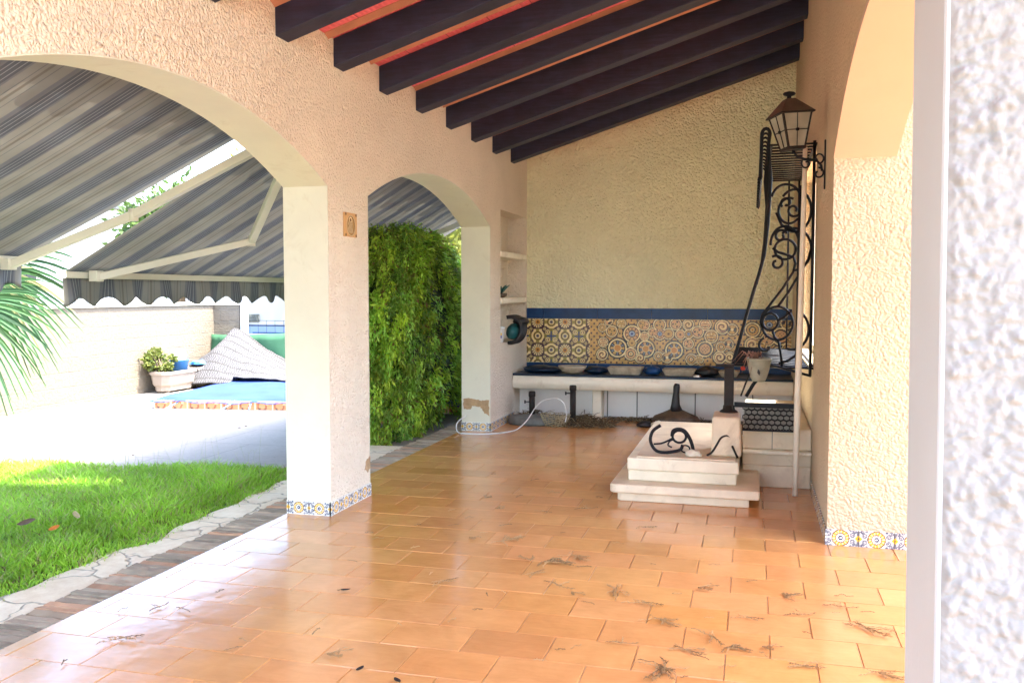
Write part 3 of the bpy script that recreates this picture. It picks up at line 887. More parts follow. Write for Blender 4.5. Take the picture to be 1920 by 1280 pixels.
lump('dark_cloth', (-1.76, 10.40, .59), (.13, .12, .05), M['navy'], 'crumpled dark blue cloth between the bowl and first trough', 'cloth', 2)
lump('glass_jar_cluster', (-1.10, 10.36, .60), (.10, .09, .055), M['blue_tile'], 'glossy blue glazed dish between two stone troughs', 'dish', 3, .1)
lump('dark_cloth', (-.48, 10.38, .60), (.14, .12, .055), M['black'], 'crumpled black cloth right of the middle trough', 'cloth', 4)
lump('paper_scrap', (-.585, 10.19, .562), (.035, .03, .014), M['white_pl'], 'small crumpled white paper on the counter edge', 'paper', 5, .5)

# shelf things
pot = thing('succulent_pot', 'small brown bowl with a teal-green succulent on the middle wall shelf', 'plant', (-2.79, 9.9, 1.44))
MB().lathe([(.04, 0), (.075, .02), (.08, .05), (.07, .05), (.02, .04)], (-2.79, 9.9, 1.441), 20).build('pot', M['brown'], pot, True)
mb = MB()
for i in range(16):
    a = i * 2.4; l = .05 + .03 * (i % 3)
    mb.tube([(-2.79, 9.9, 1.48), (-2.79 + math.cos(a) * l * .6, 9.9 + math.sin(a) * l * .6, 1.52 + l * .3), (-2.79 + math.cos(a) * l, 9.9 + math.sin(a) * l, 1.53 + l * .5)], [.012, .012, .002], 6)
mb.tube([(-2.79, 9.9, 1.48), (-2.785, 9.9, 1.57)], [.016, .006], 6)
mb.build('succulent_leaves', mat_plain('teal_leaf', (.02, .10, .085), .4, .3), pot, True)
MB().prism([(-2.93, 1.966), (-2.76, 1.966), (-2.78, 1.985), (-2.85, 2.0), (-2.90, 2.075), (-2.93, 2.08)], 1, 9.69, 9.72).build('wooden_bracket', mat_plain('ochre_wood', (.35, .18, .05), .7, .2), None, False, .003)
tag(bpy.data.objects['wooden_bracket'], 'small ochre wooden wedge at the left of the top wall shelf', 'wooden wedge')
bk = thing('plastic_bucket', 'white plastic bucket with a blue label in the bottom wall niche', 'bucket', (-2.80, 9.80, .93))
MB().lathe([(.055, 0), (.068, .15), (.075, .155), (.075, .18), (.068, .18)], (-2.785, 9.80, .931), 24).build('bucket_body', M['white_pl'], bk, True)
def lab(U, V):
    C = np.tile(np.array(lin((.12, .25, .62))), (len(U), 1)); C[V > .055] = np.array(lin((.95, .8, .2))); C[(V < .02)] = np.array(lin((.9, .9, .9))); C[np.hypot(U - .03, V - .035) < .012] = WHT; return C
# curved paper label wrapped on the bucket
Vv = []; Cc = []; Ff = []
nu, nv = 14, 10
for j in range(nv + 1):
    for i in range(nu + 1):
        a = R(-115 + 75 * i / nu); rr = .0565 + .013 * ((.03 + .08 * j / nv) / .15) + .0025
        Vv.append((-2.785 + rr * math.cos(a), 9.80 + rr * math.sin(a), .961 + .08 * j / nv)); Cc.append((.08 * i / nu, .08 * j / nv))
Cc = np.array(Cc)
for j in range(nv):
    for i in range(nu): Ff.append((j * (nu + 1) + i, j * (nu + 1) + i + 1, (j + 1) * (nu + 1) + i + 1, (j + 1) * (nu + 1) + i))
link('label', fast_mesh('lb', Vv, Ff, lab(Cc[:, 0], Cc[:, 1])), M['glaze'], bk)
tb = thing('pressure_washer', 'black and teal power tool with hose hanging out of the bottom wall niche', 'power tool', (-2.6, 10.1, .93))
lump('motor_housing', (-2.66, 10.02, 1.04), (.085, .16, .10), M['teal'], None, None, 8, .15, tb)
lump('grip_cover', (-2.60, 10.10, 1.17), (.09, .13, .05), M['black'], None, None, 9, .2, tb)
mb = MB()
for k in range(4):
    y = 9.92 + k * .07
    mb.tube([(-2.68 + .13 * math.sin(t), y + .02 * math.sin(2 * t), 1.07 + .15 * math.cos(t)) for t in np.linspace(-.3, 3.3, 18)], .022, 8)
mb.build('hose', M['black'], tb, True)
mbc = MB().box(XO + .002, XL - .002, 9.640, 9.659, .9, 2.44)
mbc.build('niche_side', M['stucco'], wall)

# ================================================================== RIGHT SIDE WALL with arch, window and belly grille
ARC3 = seg_arc(3.815, 1.765, 2.28, .42)
sw = thing('side_wall', 'sand stucco wall along the right of the terrace with a peach arch and a grilled window', 'wall', (XR, 7, 0))
def right_wall():
    ztop = 3.3
    bm = bmesh.new()
    prof = [(2.052, 2.28)] + ARC3[1:-1] + [(5.58, 2.28)]
    WY0, WY1, WZ0, WZ1 = 7.12, 9.25, .95, 2.56
    # inner face as quads over arch, then solid bits
    def face(x, pts, flip=False):
        vs = [bm.verts.new((x, y, z)) for y, z in pts]
        bm.faces.new(vs[::-1] if flip else vs)
    for x in (XR, XR2):
        zt = deck_z(x) - .004
        for i in range(len(prof) - 1):
            face(x, [prof[i], prof[i + 1], (prof[i + 1][0], zt), (prof[i][0], zt)])
        face(x, [(5.58, 0), (WY0, 0), (WY0, zt), (5.58, zt)])
        face(x, [(WY0, 0), (WY1, 0), (WY1, WZ0), (WY0, WZ0)])
        face(x, [(WY0, WZ1), (WY1, WZ1), (WY1, zt), (WY0, zt)])
        face(x, [(WY1, 0), (YB, 0), (YB, zt), (WY1, zt)])
    # window reveals
    for (y0, z0, y1, z1) in ((WY0, WZ0, WY1, WZ0), (WY1, WZ0, WY1, WZ1), (WY1, WZ1, WY0, WZ1), (WY0, WZ1, WY0, WZ0)):
        bm.faces.new([bm.verts.new(p) for p in ((XR, y0, z0), (XR, y1, z1), (XR2, y1, z1), (XR2, y0, z0))])
    # pier end face below the arch spring (faces the camera), stuccoed
    bm.faces.new([bm.verts.new(p) for p in ((XR, 5.58, 0), (XR2, 5.58, 0), (XR2, 5.58, 2.28), (XR, 5.58, 2.28))])
    bmesh.ops.remove_doubles(bm, verts=bm.verts, dist=.0005)
    bmesh.ops.recalc_face_normals(bm, faces=bm.faces)
    me = bpy.data.meshes.new('w'); bm.to_mesh(me); bm.free()
    link('stucco_face', me, M['stucco_right'], sw)
    MB().hexa([(XR2, 5.582, 0), (2.9, 5.582, 0), (2.9, 5.90, 0), (XR2, 5.90, 0), (XR2, 5.582, deck_z(XR2) - .004), (2.9, 5.582, deck_z(2.9) - .004), (2.9, 5.9, deck_z(2.9) - .004), (XR2, 5.9, deck_z(XR2) - .004)]).build('return_wall', M['stucco_right'], sw)
    # smooth soffit
    mb = MB(); pts = [(5.58 if False else p[0], p[1]) for p in prof]
    for (y, z) in pts: mb.v += [(XR - .003, y, z - .002), (XR2 + .003, y, z - .002)]
    for i in range(len(pts) - 1): mb.f.append((2 * i, 2 * i + 1, 2 * i + 3, 2 * i + 2))
    b = len(mb.v)
    for (y, z) in pts: mb.v += [(XR - .003, y, z + .03), (XR2 + .003, y, z + .03)]
    for i in range(len(pts) - 1): mb.f += [(2 * i, 2 * i + 2, b + 2 * i + 2, b + 2 * i), (2 * i + 1, b + 2 * i + 1, b + 2 * i + 3, 2 * i + 3)]
    mb.build('arch_reveal', M['smooth_peach'], sw)
    # window: frame set back in the wall, left unglazed to let light in
    fr = MB()
    for (y0, y1, z0, z1) in ((WY0, WY1, WZ0, WZ0 + .06), (WY0, WY1, WZ1 - .06, WZ1), (WY0, WY0 + .06, WZ0 + .06, WZ1 - .06), (WY1 - .06, WY1, WZ0 + .06, WZ1 - .06), (8.155, 8.215, WZ0 + .06, WZ1 - .06)):
        fr.box(XR + .10, XR + .16, y0 + .001, y1 - .001, z0, z1)
    w = fr.build('window', M['alu'], sw)
    MB().box(XR - .03, XR + .10, WY0 - .04, WY1 + .04, WZ0 - .04, WZ0 - .001).build('sill', M['marble2'], w, bevel=.006)
right_wall()
skirt((XR - .004, 5.5805, 0), (1, 0, 0), 2.4, .2, .02, sw, .095)
painted('tile_skirting', (XR - .010, 7.0, 0), (0, -1, 0), (0, 0, 1), 1.43, .095, .006, azulejo(.2, .095), M['glaze'], sw, .009)

# near pillar at the terrace entrance: really lumpy plaster
ep = thing('entrance_pillar', 'bright white rough plaster pillar nearest the camera at the right edge', 'pillar', (.9, 1.9, 0))
def lumpy(u, z):
    p = Vector((u, z, 3.1))
    w = Vector((noise.noise(p * 9), noise.noise(p * 9 + Vector((5, 5, 5))), 0)) * .02
    q_ = p + w
    d = noise.voronoi(q_ * 58)[0][0]
    d2 = noise.voronoi(q_ * 38 + Vector((3, 1, 7)))[0][0]
    h = (1 - min(1, d * 1.25)) ** .9 * .0055 + (1 - min(1, d2 * 1.15)) ** 1.1 * .0065
    h *= .9 + 1.1 * (noise.noise(p * 14) + .5)
    h += .0035 * noise.fractal(p * 30, 1, 2, 3) + .0012 * noise.noise(p * 120)
    return h
def pillar_face():
    xs = np.arange(.322, .80, .0030); zs = np.arange(.50, 2.28, .0033)
    V = []
    for zz in zs:
        for xx in xs:
            e = min(1, (xx - .322) / .012)
            V.append((xx, 1.7205 - max(0, lumpy(xx, zz)) * e, zz))
    idx = np.arange(len(xs) * len(zs)).reshape(len(zs), len(xs))
    F = np.stack([idx[:-1, :-1], idx[:-1, 1:], idx[1:, 1:], idx[1:, :-1]], -1).reshape(-1, 4)
    return fast_mesh('p', V, F)
link('rough_plaster', pillar_face(), M['stucco_white'], ep, True)
MB().box(.3225, 2.9, 1.722, 2.05, 0, 3.3).build('pillar_core', M['stucco_white'], ep)
# smooth painted jamb, slightly out of true with an eased corner
jb = []
for (x, y) in ((.3225, 2.052), (.316, 2.046), (.3145, 1.73), (.3175, 1.7215), (.3225, 1.7195)): jb.append((x, y))
MB().prism(jb, 2, 0, 3.3).build('smooth_jamb', M['smooth_white'], ep)
ep.location.x += .019; ep.rotation_euler = (0, R(-.5), 0)

# near end pier on the left (outside the view, holds the arcade)
lp = tag(MB().box(XO - .003, -2.45, 1.72, 2.048, 0, 3.2).build('entrance_pier', M['stucco'], None), 'peach stucco pier at the near end of the arcade wall', 'pier')

# ================================================================== ROOF
rf = thing('porch_roof', 'sloping terrace roof of red ceramic boards on dark painted beams', 'roof', (-1.1, 6, 3.4))
def slope_box(x0, x1, y0, y1, dz0, dz1):
    return [(x0, y0, deck_z(x0) + dz0), (x1, y0, deck_z(x1) + dz0), (x1, y1, deck_z(x1) + dz0), (x0, y1, deck_z(x0) + dz0), (x0, y0, deck_z(x0) + dz1), (x1, y0, deck_z(x1) + dz1), (x1, y1, deck_z(x1) + dz1), (x0, y1, deck_z(x0) + dz1)]
MB().hexa(slope_box(-3.35, 3.25, -2.6, 5.9, 0, .03)).hexa(slope_box(-3.35, 1.0, 5.9, 11.3, 0, .03)).build('ceramic_deck', M['red'], rf)  # unseen stretches behind camera and beyond right wall added to block sky and sun
mbt = MB()
for i in range(61):
    y = -2.5 + i * .228
    pts = [(x, y, deck_z(x) + .05) for x in np.linspace(-3.45, 3.25 if y < 5.9 else 1.0, 14)]  # tiles follow the deck, cut short past the return wall to admit sun
    mbt.tube(pts, .075, 8)
mbt.build('roof_tiles', mat_plain('clay_roof_tile', (.45, .2, .12), .8, .2, 5, .4), rf)
for k in range(-5, 7):
    y = 5.555 + .757 * k
    x0, x1 = XL - .03, XR + .03
    wob = random.uniform(-.004, .004)
    m_ = MB()
    pts = slope_box(x0, x1, y, y + .155, -.187 + wob, -.003)
    m_.hexa(pts).build('beam', M['beam'], rf, bevel=.006)

# ================================================================== BELLY WINDOW GRILLE
gr = thing('window_grille', 'black wrought iron belly window grille with scrolls on the right wall', 'window grille', (.2, 8, .95))
PROF = [(.10, 2.60), (.122, 2.35), (.115, 2.18), (.105, 2.0), (.082, 1.78), (.045, 1.63), (.012, 1.52), (-.04, 1.33), (-.085, 1.15), (-.135, .965), (-.14, .935)]
def curl_top(x, z):      # crest curl leaning out of the front edge
    return [(x - .035 + .038 * math.cos(t), z + .14 + .038 * math.sin(t)) for t in np.linspace(2.9, -.2, 9)] + [(x, z + .06)]
ys = np.linspace(7.06, 9.3, 12)
for i, y in enumerate(ys):
    mb = MB()
    pr = [(.05 - .0, 2.70 - .42)] 
    c = [(.052, 2.36), (.050, 2.52), (.052, 2.66)] + [(.082 + .030 * math.cos(t), 2.68 + .045 * math.sin(t)) for t in np.linspace(2.9, .2, 7)]
    path = [(x, y, z) for x, z in c] + [(x, y, z) for x, z in PROF]
    mb.tube(path, .0095 if i else .013, 6)
    mb.tube([(.052, y, 2.36), (.043, y, 2.33), (.034, y, 2.345), (.038, y, 2.365)], .010, 6)
    mb.build('bar', M['iron'], gr, True)
for i, y in enumerate(np.linspace(7.06, 9.3, 16)):
    MB().tube([(.12, y, 2.60), (XR, y, 2.60)], .008, 6).build('top_rod', M['iron'], gr, True)
for (x, z, nm) in ((.122, 2.60, 'rail'), (.115, 2.18, 'rail'), (.03, 1.57, 'rail'), (-.137, .95, 'rail'), (XR - .008, .95, 'rail'), (XR - .01, 2.60, 'rail')):
    MB().bar((x, 7.05, z), (x, 9.31, z), .022, .012).build(nm, M['iron'], gr)
# floor grid of the belly
for i, y in enumerate(np.linspace(7.06, 9.3, 14)):
    MB().tube([(-.137, y, .945), (XR, y, .93)], .008, 6).build('base_rod', M['iron'], gr, True)
def UX(u): return .43 + (u - 1522) * .00378
def VZ(v): return 2.608 - (v - 265) * .003934
def ring(u, v, ru, rv, t0=0, t1=2 * math.pi, n=28, y=7.05):
    return [(UX(u + ru * math.cos(t)), y, VZ(v - rv * math.sin(t))) for t in np.linspace(t0, t1, n)]
def spiral(u, v, r0, r1, t0, t1, n=34, y=7.05):
    return [(UX(u + (r0 + (r1 - r0) * k) * math.cos(t0 + (t1 - t0) * k)), y, VZ(v - (r0 + (r1 - r0) * k) * math.sin(t0 + (t1 - t0) * k))) for k in np.linspace(0, 1, n)]
def PX(*p): return [(UX(u), 7.05, VZ(v)) for u, v in p]
def side_panel(yoff, thick):
    sc_ = []
    sc_.append(PX((1522, 262), (1522, 480), (1521, 706)))
    sc_.append(PX((1497, 345), (1496, 520), (1495, 690)))
    sc_.append(ring(1487, 392, 31, 40, -2.2, 2.4))
    sc_.append(ring(1470, 372, 28, 30, 0.2, 2.9))
    sc_.append(spiral(1471, 377, 11, 4, 3.9, -2.2))
    sc_.append(ring(1477, 392, 21, 24, 1.2, 5.6))
    sc_.append(spiral(1485, 391, 14, 4, -.2, -7.0))
    sc_.append(PX((1452, 395), (1462, 418), (1480, 430), (1500, 434)))
    sc_.append(ring(1486, 465, 33, 40, -1.6, 2.3))
    sc_.append(ring(1469, 455, 27, 34, -.3, 3.2))
    sc_.append(spiral(1461, 440, 13, 4, .4, 7.2))
    sc_.append(ring(1470, 465, 20, 19))
    sc_.append(spiral(1454, 491, 15, 4, 2.2, -4.6))
    sc_.append(PX((1446, 462), (1456, 470), (1470, 474), (1486, 480), (1490, 492), (1486, 508), (1466, 540), (1440, 574), (1428, 590), (1425, 604), (1430, 616)))
    sc_.append(PX((1519, 465), (1514, 484), (1500, 508), (1478, 546), (1457, 575)))
    sc_.append(ring(1457, 606, 30, 32))
    sc_.append(ring(1444, 603, 15, 16))
    sc_.append(PX((1459, 600), (1470, 595), (1484, 582)))
    sc_.append(PX((1448, 619), (1452, 632), (1460, 640), (1464, 660), (1468, 688)))
    sc_.append(ring(1486, 618, 31, 38, -1.9, 1.1))
    sc_.append(spiral(1436, 650, 16, 6, 1.8, 6.2))
    sc_.append(PX((1378, 681), (1440, 684), (1523, 706)))
    sc_.append(PX((1461, 683), (1478, 678), (1492, 668), (1505, 655)))
    for k, s in enumerate(sc_):
        MB().tube([(x, y + yoff, z) for x, y, z in s], (.0098 if k > 1 else .0115) * thick, 6).build('scroll' if k > 1 else 'upright', M['iron'], gr, True)
side_panel(0, 1)
for u_ in (1522, 1497): MB().tube([(UX(u_), 9.31, .94), (UX(u_), 9.31, 2.6)], .009, 6).build('upright', M['iron'], gr, True)
# struts below
MB().tube([(.12, 7.1, .93), (.02, 7.1, .80), (-.035, 7.1, .70)], .014, 7).build('strut', M['iron'], gr, True)
MB().tube([(.0, 7.12, .90), (-.04, 7.12, .80), (-.075, 7.12, .70)], .007, 6).build('strut', M['iron_rust'], gr, True)

# flower pot standing in the belly of the grille
fp = thing('flower_pot', 'pale grey-green ceramic pot hanging at the foot of the window grille', 'pot', (.05, 6.98, .83))
px_, py_ = .055, 6.95
MB().lathe([(.045, 0), (.06, .03), (.075, .09), (.088, .155), (.094, .16), (.094, .175), (.08, .175), (.07, .12)], (px_, py_, .835), 26).build('pot_body', mat_plain('celadon_ceramic', (.34, .35, .27), .5, .2, 16, .3), fp, True)
mb = MB()
for i in range(26):
    a = rng.uniform(0, 6.28); l = rng.uniform(.05, .16)
    mb.tube([(px_ - .03, py_ - .02, .98), (px_ - .03 + math.cos(a) * l * .6, py_ - .02 + math.sin(a) * l * .4, 1.03 + l * .2), (px_ - .05 + math.cos(a) * l, py_ - .03 + math.sin(a) * l * .4, 1.0 + rng.uniform(-.12, .08))], [.005, .004, .001], 5)
mb.build('dry_stems', mat_plain('dry_pink_stem', (.32, .17, .12), .8, .4), fp, True)
MB().prism([(px_ - .012, .905), (px_ + .004, .885), (px_ + .010, .905), (px_ + .002, .925), (px_ - .008, .93)], 1, py_ - .088, py_ - .06).build('drain_hole', M['black'], fp)
lump('blossom', (-.06, 6.93, .93), (.02, .02, .018), mat_plain('red_petal', (.5, .03, .02), .5, .2), None, None, 3, .3, fp, 2)

# pole
pole = MB(); pole.tube([(.325, 6.86, .002), (.332, 6.87, .7), (.345, 6.9, 1.5), (.352, 6.9, 2.10), (.356, 6.9, 2.55)], [.019, .024, .020, .018, .016], 12)
tag(pole.build('wooden_pole', M['wood'], None, True), 'tall thin cream pole standing upright under the wall lantern', 'pole')

# ================================================================== LANTERN
lx, ly = .245, 6.22
ln = thing('wall_lantern', 'old brown metal wall lantern with frosted panes on a scrolled bracket', 'lantern', (lx, ly, 2.42))
def tilt(p):
    v = Vector((p[0] - lx, p[1] - ly, p[2] - 2.42))
    v = Matrix.Rotation(R(-5), 3, 'Y') @ Matrix.Rotation(R(24), 3, 'Z') @ v
    return (v.x + lx, v.y + ly, v.z + 2.42)
def sq(r, z): return [tilt((lx + a * r, ly + b * r, z)) for a, b in ((-1, -1), (1, -1), (1, 1), (-1, 1))]
b0, b1 = sq(.058, 2.45), sq(.098, 2.655)
for i in range(4):
    MB().bar(b0[i], b1[i], .012, .012).build('corner_post', M['iron_rust'], ln)
    j = (i + 1) % 4
    n_ = 0
    A, B, Cc_, D = [Vector(q_) for q_ in (b0[i], b0[j], b1[j], b1[i])]
    nrm_ = (B - A).cross(D - A).normalized()
    cen = (A + B + Cc_ + D) / 4
    def sh(v, s=.93): return v
    pane = MB(); t_ = .003
    pane.hexa([A - nrm_ * t_, B - nrm_ * t_, B, A, D - nrm_ * t_, Cc_ - nrm_ * t_, Cc_, D]); pane.build('pane', M['glass'], ln)
    if i in (0, 1, 3):
        out = nrm_ * (.003 if (cen + nrm_ - Vector(tilt((lx, ly, 2.55)))).length > (cen - nrm_ - Vector(tilt((lx, ly, 2.55)))).length else -.006)
        MB().bar((A + B) / 2 + out, (Cc_ + D) / 2 + out, .005, .005).bar((A + D) / 2 + out, (B + Cc_) / 2 + out, .005, .005).build('glazing_bar', M['iron'], ln)
        ms = MB(); ms.tube([cen + out * .2, cen + out * 4], .011, 8); ms.build('rosette', M['iron'], ln)
def frustum(r0, z0, r1, z1, nm, mt, bev=.003):
    a_, b_ = sq(r0, z0), sq(r1, z1); m_ = MB(); m_.hexa(a_ + b_); return m_.build(nm, mt, ln, False, bev)
frustum(.062, 2.43, .064, 2.45, 'base', M['iron_rust'])
frustum(.118, 2.655, .118, 2.665, 'roof_rim', M['iron_rust'])
frustum(.116, 2.665, .030, 2.765, 'lantern_roof', M['copper'])
fz = tilt((lx, ly, 2.765))
MB().lathe([(.014, 0), (.014, .018), (.034, .024), (.042, .034), (.034, .042), (.01, .048)], fz, 18).build('finial', M['iron'], ln, True)
# bracket
br_ = MB()
br_.tube([(lx, ly, 2.43), (lx + .02, ly, 2.395), (lx + .07, ly, 2.37), (XR - .06, ly, 2.36)], .009, 6)
br_.tube([(XR - .06 + .052 * 0, ly, 2.36), (XR - .03, ly, 2.33), (XR - .022, ly, 2.29)], .008, 6)
def sp(cx, cz, r0, r1, t0, t1): return [(cx + (r0 + (r1 - r0) * k) * math.cos(t0 + (t1 - t0) * k), ly, cz + (r0 + (r1 - r0) * k) * math.sin(t0 + (t1 - t0) * k)) for k in np.linspace(0, 1, 26)]
br_.tube(sp(XR - .045, 2.375, .038, .012, -1.6, 4.4), .006, 6)
br_.tube(sp(XR - .045, 2.275, .038, .012, 1.6, -4.4), .006, 6)
br_.tube(sp(lx + .085, 2.34, .034, .010, 2.4, 8.4), .006, 6)
br_.build('bracket', M['iron'], ln, True)
MB().box(XR - .010, XR - .001, ly - .014, ly + .014, 2.17, 2.49).build('wall_plate', M['iron'], ln, bevel=.003)

# ================================================================== BARBECUE PLATFORM
pf = thing('masonry_platform', 'stepped beige masonry platform with a rounded front step near the right wall', 'masonry platform', (-.4, 7, 0))
def rounded(x0, x1, y0, y1, r, n=6):
    pts = []
    for cx, cy, a0 in ((x0 + r, y0 + r, math.pi), (x1 - r * .3, y0 + r * .3, 1.5 * math.pi)):
        rr = r if cx < (x0 + x1) / 2 else r * .3
        for t in np.linspace(a0, a0 + math.pi / 2, n): pts.append((cx + rr * math.cos(t), cy + rr * math.sin(t)))
    return pts + [(x1, y1), (x0 + .02, y1)]
MB().prism(rounded(-.925, .0, 6.385, 8.9, .035), 2, 0, .062).build('plinth', M['marble'], pf, bevel=.008)
MB().prism(rounded(-.975, .07, 6.34, 8.9, .05), 2, .063, .128).build('base_slab', M['marble'], pf, bevel=.022, seg=4)
MB().box(-.86, -.09, 6.50, 8.4, .129, .208).build('step', M['marble2'], pf, bevel=.008)
MB().box(-.865, -.075, 6.475, 8.4, .209, .300).build('step', M['marble2'], pf, bevel=.012, seg=3)
MB().box(-.80, -.10, 6.49, 8.3, .3005, .312).build('basin_top', M['marble'], pf, bevel=.004)
MB().hexa([(-.275, 6.62, .3125), (-.06, 6.60, .3125), (-.06, 7.0, .3125), (-.275, 7.0, .3125), (-.27, 6.63, .60), (-.07, 6.61, .60), (-.075, 6.98, .60), (-.27, 6.98, .60)]).build('block', M['marble'], pf, bevel=.018, seg=3)
MB().box(-.055, XR - .002, 7.12, 9.0, 0, .17).build('side_bench', M['marble'], pf, bevel=.01)
MB().box(-.055, XR - .002, 7.02, 9.0, .272, .296).build('side_shelf', M['plaster'], pf, bevel=.008)
MB().box(-.055, XR - .002, 7.14, 9.0, .171, .271).build('side_riser', M['marble'], pf)
MB().box(-.055, XR - .002, 7.10, 9.0, .297, .46).build('side_riser', M['marble'], pf, bevel=.01)
MB().box(.16, .165, 7.094, 7.101, .30, .455).build('joint', M['concrete'], pf)
fr_ = thing('grill_frame', 'black steel frame with honeycomb mesh standing on the masonry platform', 'steel frame', (-.15, 6.95, .6))
MB().box(-.195, -.125, 6.88, 6.95, .601, .94).build('post', M['iron_rust'], fr_, bevel=.004)
MB().box(-.26, -.125, 6.885, 6.945, .942, .962).build('post_cap', M['iron_rust'], fr_, bevel=.003)
MB().lathe([(.07, 0), (.06, .012), (.045, .02), (.04, .05)], (-.16, 6.915, .601), 14).build('post_foot', M['iron_rust'], fr_, True)
MB().box(-.12, XR - .10, 6.90, 6.94, .64, .675).build('rail', M['iron'], fr_, bevel=.003)
MB().box(-.06, XR - .12, 6.91, 6.93, .462, .478).build('rail', M['iron'], fr_, bevel=.003)
mb = MB(); hr = .024
for r_ in range(5):
    for c_ in range(9):
        cx = -.035 + c_ * .042 + (r_ % 2) * .021; cz = .495 + r_ * .036
        mb.tube([(cx + hr * math.cos(t), 6.92, cz + .020 * math.sin(t)) for t in np.linspace(0, 2 * math.pi, 7)[:-1] + math.pi / 6], .0042, 5, closed=True)
mb.build('honeycomb_mesh', M['iron'], fr_)
MB().box(-.05, XR - .12, 7.0, 7.02, .47, .64).build('backing_plate', mat_plain('grey_mesh_backing', (.30, .31, .27), .6, .15), fr_)

def px_plane(pts, y0=6.62, zb=.315):
    return [(-.685 + (u - 1215) * .00405, y0, zb + (857 - v) * .0037) for u, v in pts]
ic = thing('iron_scrollwork', 'loose black wrought iron scroll standing on the platform', 'iron scroll', (-.6, 6.62, .315))
_pp = px_plane
def px_smooth(p): return catmull(_pp(p), 5)
def pr(u, v, ru, rv, t0, t1, n=24): return px_plane([(u + ru * math.cos(t), v - rv * math.sin(t)) for t in np.linspace(t0, t1, n)])
MB().tube(px_smooth([(1226, 801), (1213, 812), (1208, 828), (1211, 842), (1219, 852), (1232, 855), (1247, 853), (1262, 848), (1266, 838)]), .012, 8).build('outer_curve', M['iron'], ic, True)
MB().tube(pr(1260, 822, 12, 12, 0, 2 * math.pi), .009, 8).build('ring', M['iron'], ic, True)
MB().tube(px_smooth([(1247, 822), (1249, 811), (1259, 807), (1270, 811), (1279, 826), (1284, 842), (1285, 853)]), .013, 8).build('upper_curve', M['iron'], ic, True)
MB().tube(px_smooth([(1214, 839), (1228, 837), (1240, 831), (1250, 824)]), .007, 8).build('cross_curve', M['iron'], ic, True)
MB().tube(px_smooth([(1250, 828), (1243, 832), (1240, 840), (1247, 844)]), .006, 8).build('cross_curve', M['iron'], ic, True)
MB().tube(pr(1271, 846, 8, 7, 0, 2 * math.pi), .006, 8).build('ring', M['iron'], ic, True)
hb = MB(); hb.tube(px_smooth([(1309, 857), (1318, 850), (1326, 836), (1333, 822), (1340, 817), (1346, 817), (1352, 824), (1357, 840), (1361, 855)]), .008, 8); hb.tube(px_smooth([(1352, 818), (1344, 815), (1338, 819)]), .006, 6)
tag(hb.build('bent_iron_rod', M['iron_rust'], None, True), 'bent rusty iron rod shaped like a hairpin standing on the platform', 'iron rod')
MB()
rd = MB().tube([(-.125, 6.58, .40), (-.085, 6.56, .318)], .008, 7)
tag(rd.build('short_iron_rod', M['iron_rust'], None, True), 'short rusty rod leaning on the masonry block', 'iron rod')
lump('plaster_debris', (-.40, 6.60, .33), (.06, .05, .025), M['plaster'], 'white crumbled plaster lump between the iron pieces on the platform', 'debris', 6, .5)

# ================================================================== things on the floor along the counter
def brush_pile(name, c, s, n, label, cat, cols, L=.12, seed=1, parent=None, group=None):
    r = np.random.default_rng(seed); mb = MB(); C = []
    for i in range(n):
        a = r.uniform(0, 6.28); rr = r.random() ** .6
        x = c[0] + math.cos(a) * rr * s[0]; y = c[1] + math.sin(a) * rr * s[1]; z = c[2] + (1 - rr) * s[2] * r.random() + .008
        a2 = r.uniform(0, 6.28); l = L * r.uniform(.4, 1.2); el = r.uniform(-.3, .6)
        d = Vector((math.cos(a2) * math.cos(el), math.sin(a2) * math.cos(el), math.sin(el))) * l
        k = len(mb.v)
        p2 = Vector((x, y, z)) + d; mid = (Vector((x, y, z)) + p2) / 2 + Vector((r.uniform(-.02, .02), r.uniform(-.02, .02), .015))
        p2.z = max(p2.z, .004); 
        mb.tube([(x, y, z), mid, p2], [.0035, .003, .001], 4, False)
        cc = np.array(cols[r.integers(len(cols))]) * r.uniform(.6, 1.3)
        C += [tuple(cc)] * (len(mb.v) - k)
    me = fast_mesh(name, mb.v, mb.f, np.array(C))
    o = link(name, me, M['twig'], parent)
    if label: tag(o, label, cat, group)
    return o
BRN_C = [(.12, .08, .04), (.20, .14, .07), (.07, .05, .03), (.30, .24, .14)]
def stand(x, y, h, zc, label, knob_z, base=True):
    t = thing('parasol_stand', label, 'parasol stand', (x, y, 0))
    if base: MB().lathe([(.26, 0), (.27, .03), (.25, .085), (.12, .10), (.05, .11)], (x, y, .001), 30, 1.05, .8).build('concrete_base', M['concrete'], t, True)
    MB().tube([(x, y, .10 if base else .01), (x, y, h)], .034, 14).build('socket_tube', M['iron_rust'], t, True)
    MB().lathe([(.034, 0), (.040, .004), (.040, .05), (.036, .055)], (x, y, h - .06), 14).build('collar', M['iron_rust'], t, True)
    k = MB(); k.tube([(x - .03, y - .01, knob_z), (x - .075, y - .02, knob_z)], .007, 6); k.tube([(x - .07, y - .02, knob_z), (x - .085, y - .022, knob_z)], .020, 10)
    k.build('knob', M['black'], t, True)
    return t
stand(-2.42, 9.92, .37, 0, 'rusty parasol stand in a grey concrete base at the left end of the counter', .25)
stand(-1.93, 9.85, .46, 0, 'taller parasol stand rising out of a heap of dry brushwood', .37, False)
brush_pile('brushwood_heap', (-1.80, 9.88, 0), (.34, .2, .14), 520, 'heap of brown dry brushwood around the taller parasol stand', 'brushwood', BRN_C, .13, 3)
brush_pile('brushwood_heap', (-2.45, 10.25, 0), (.28, .14, .12), 260, 'dry brown twigs behind the concrete parasol base', 'brushwood', BRN_C, .12, 4)
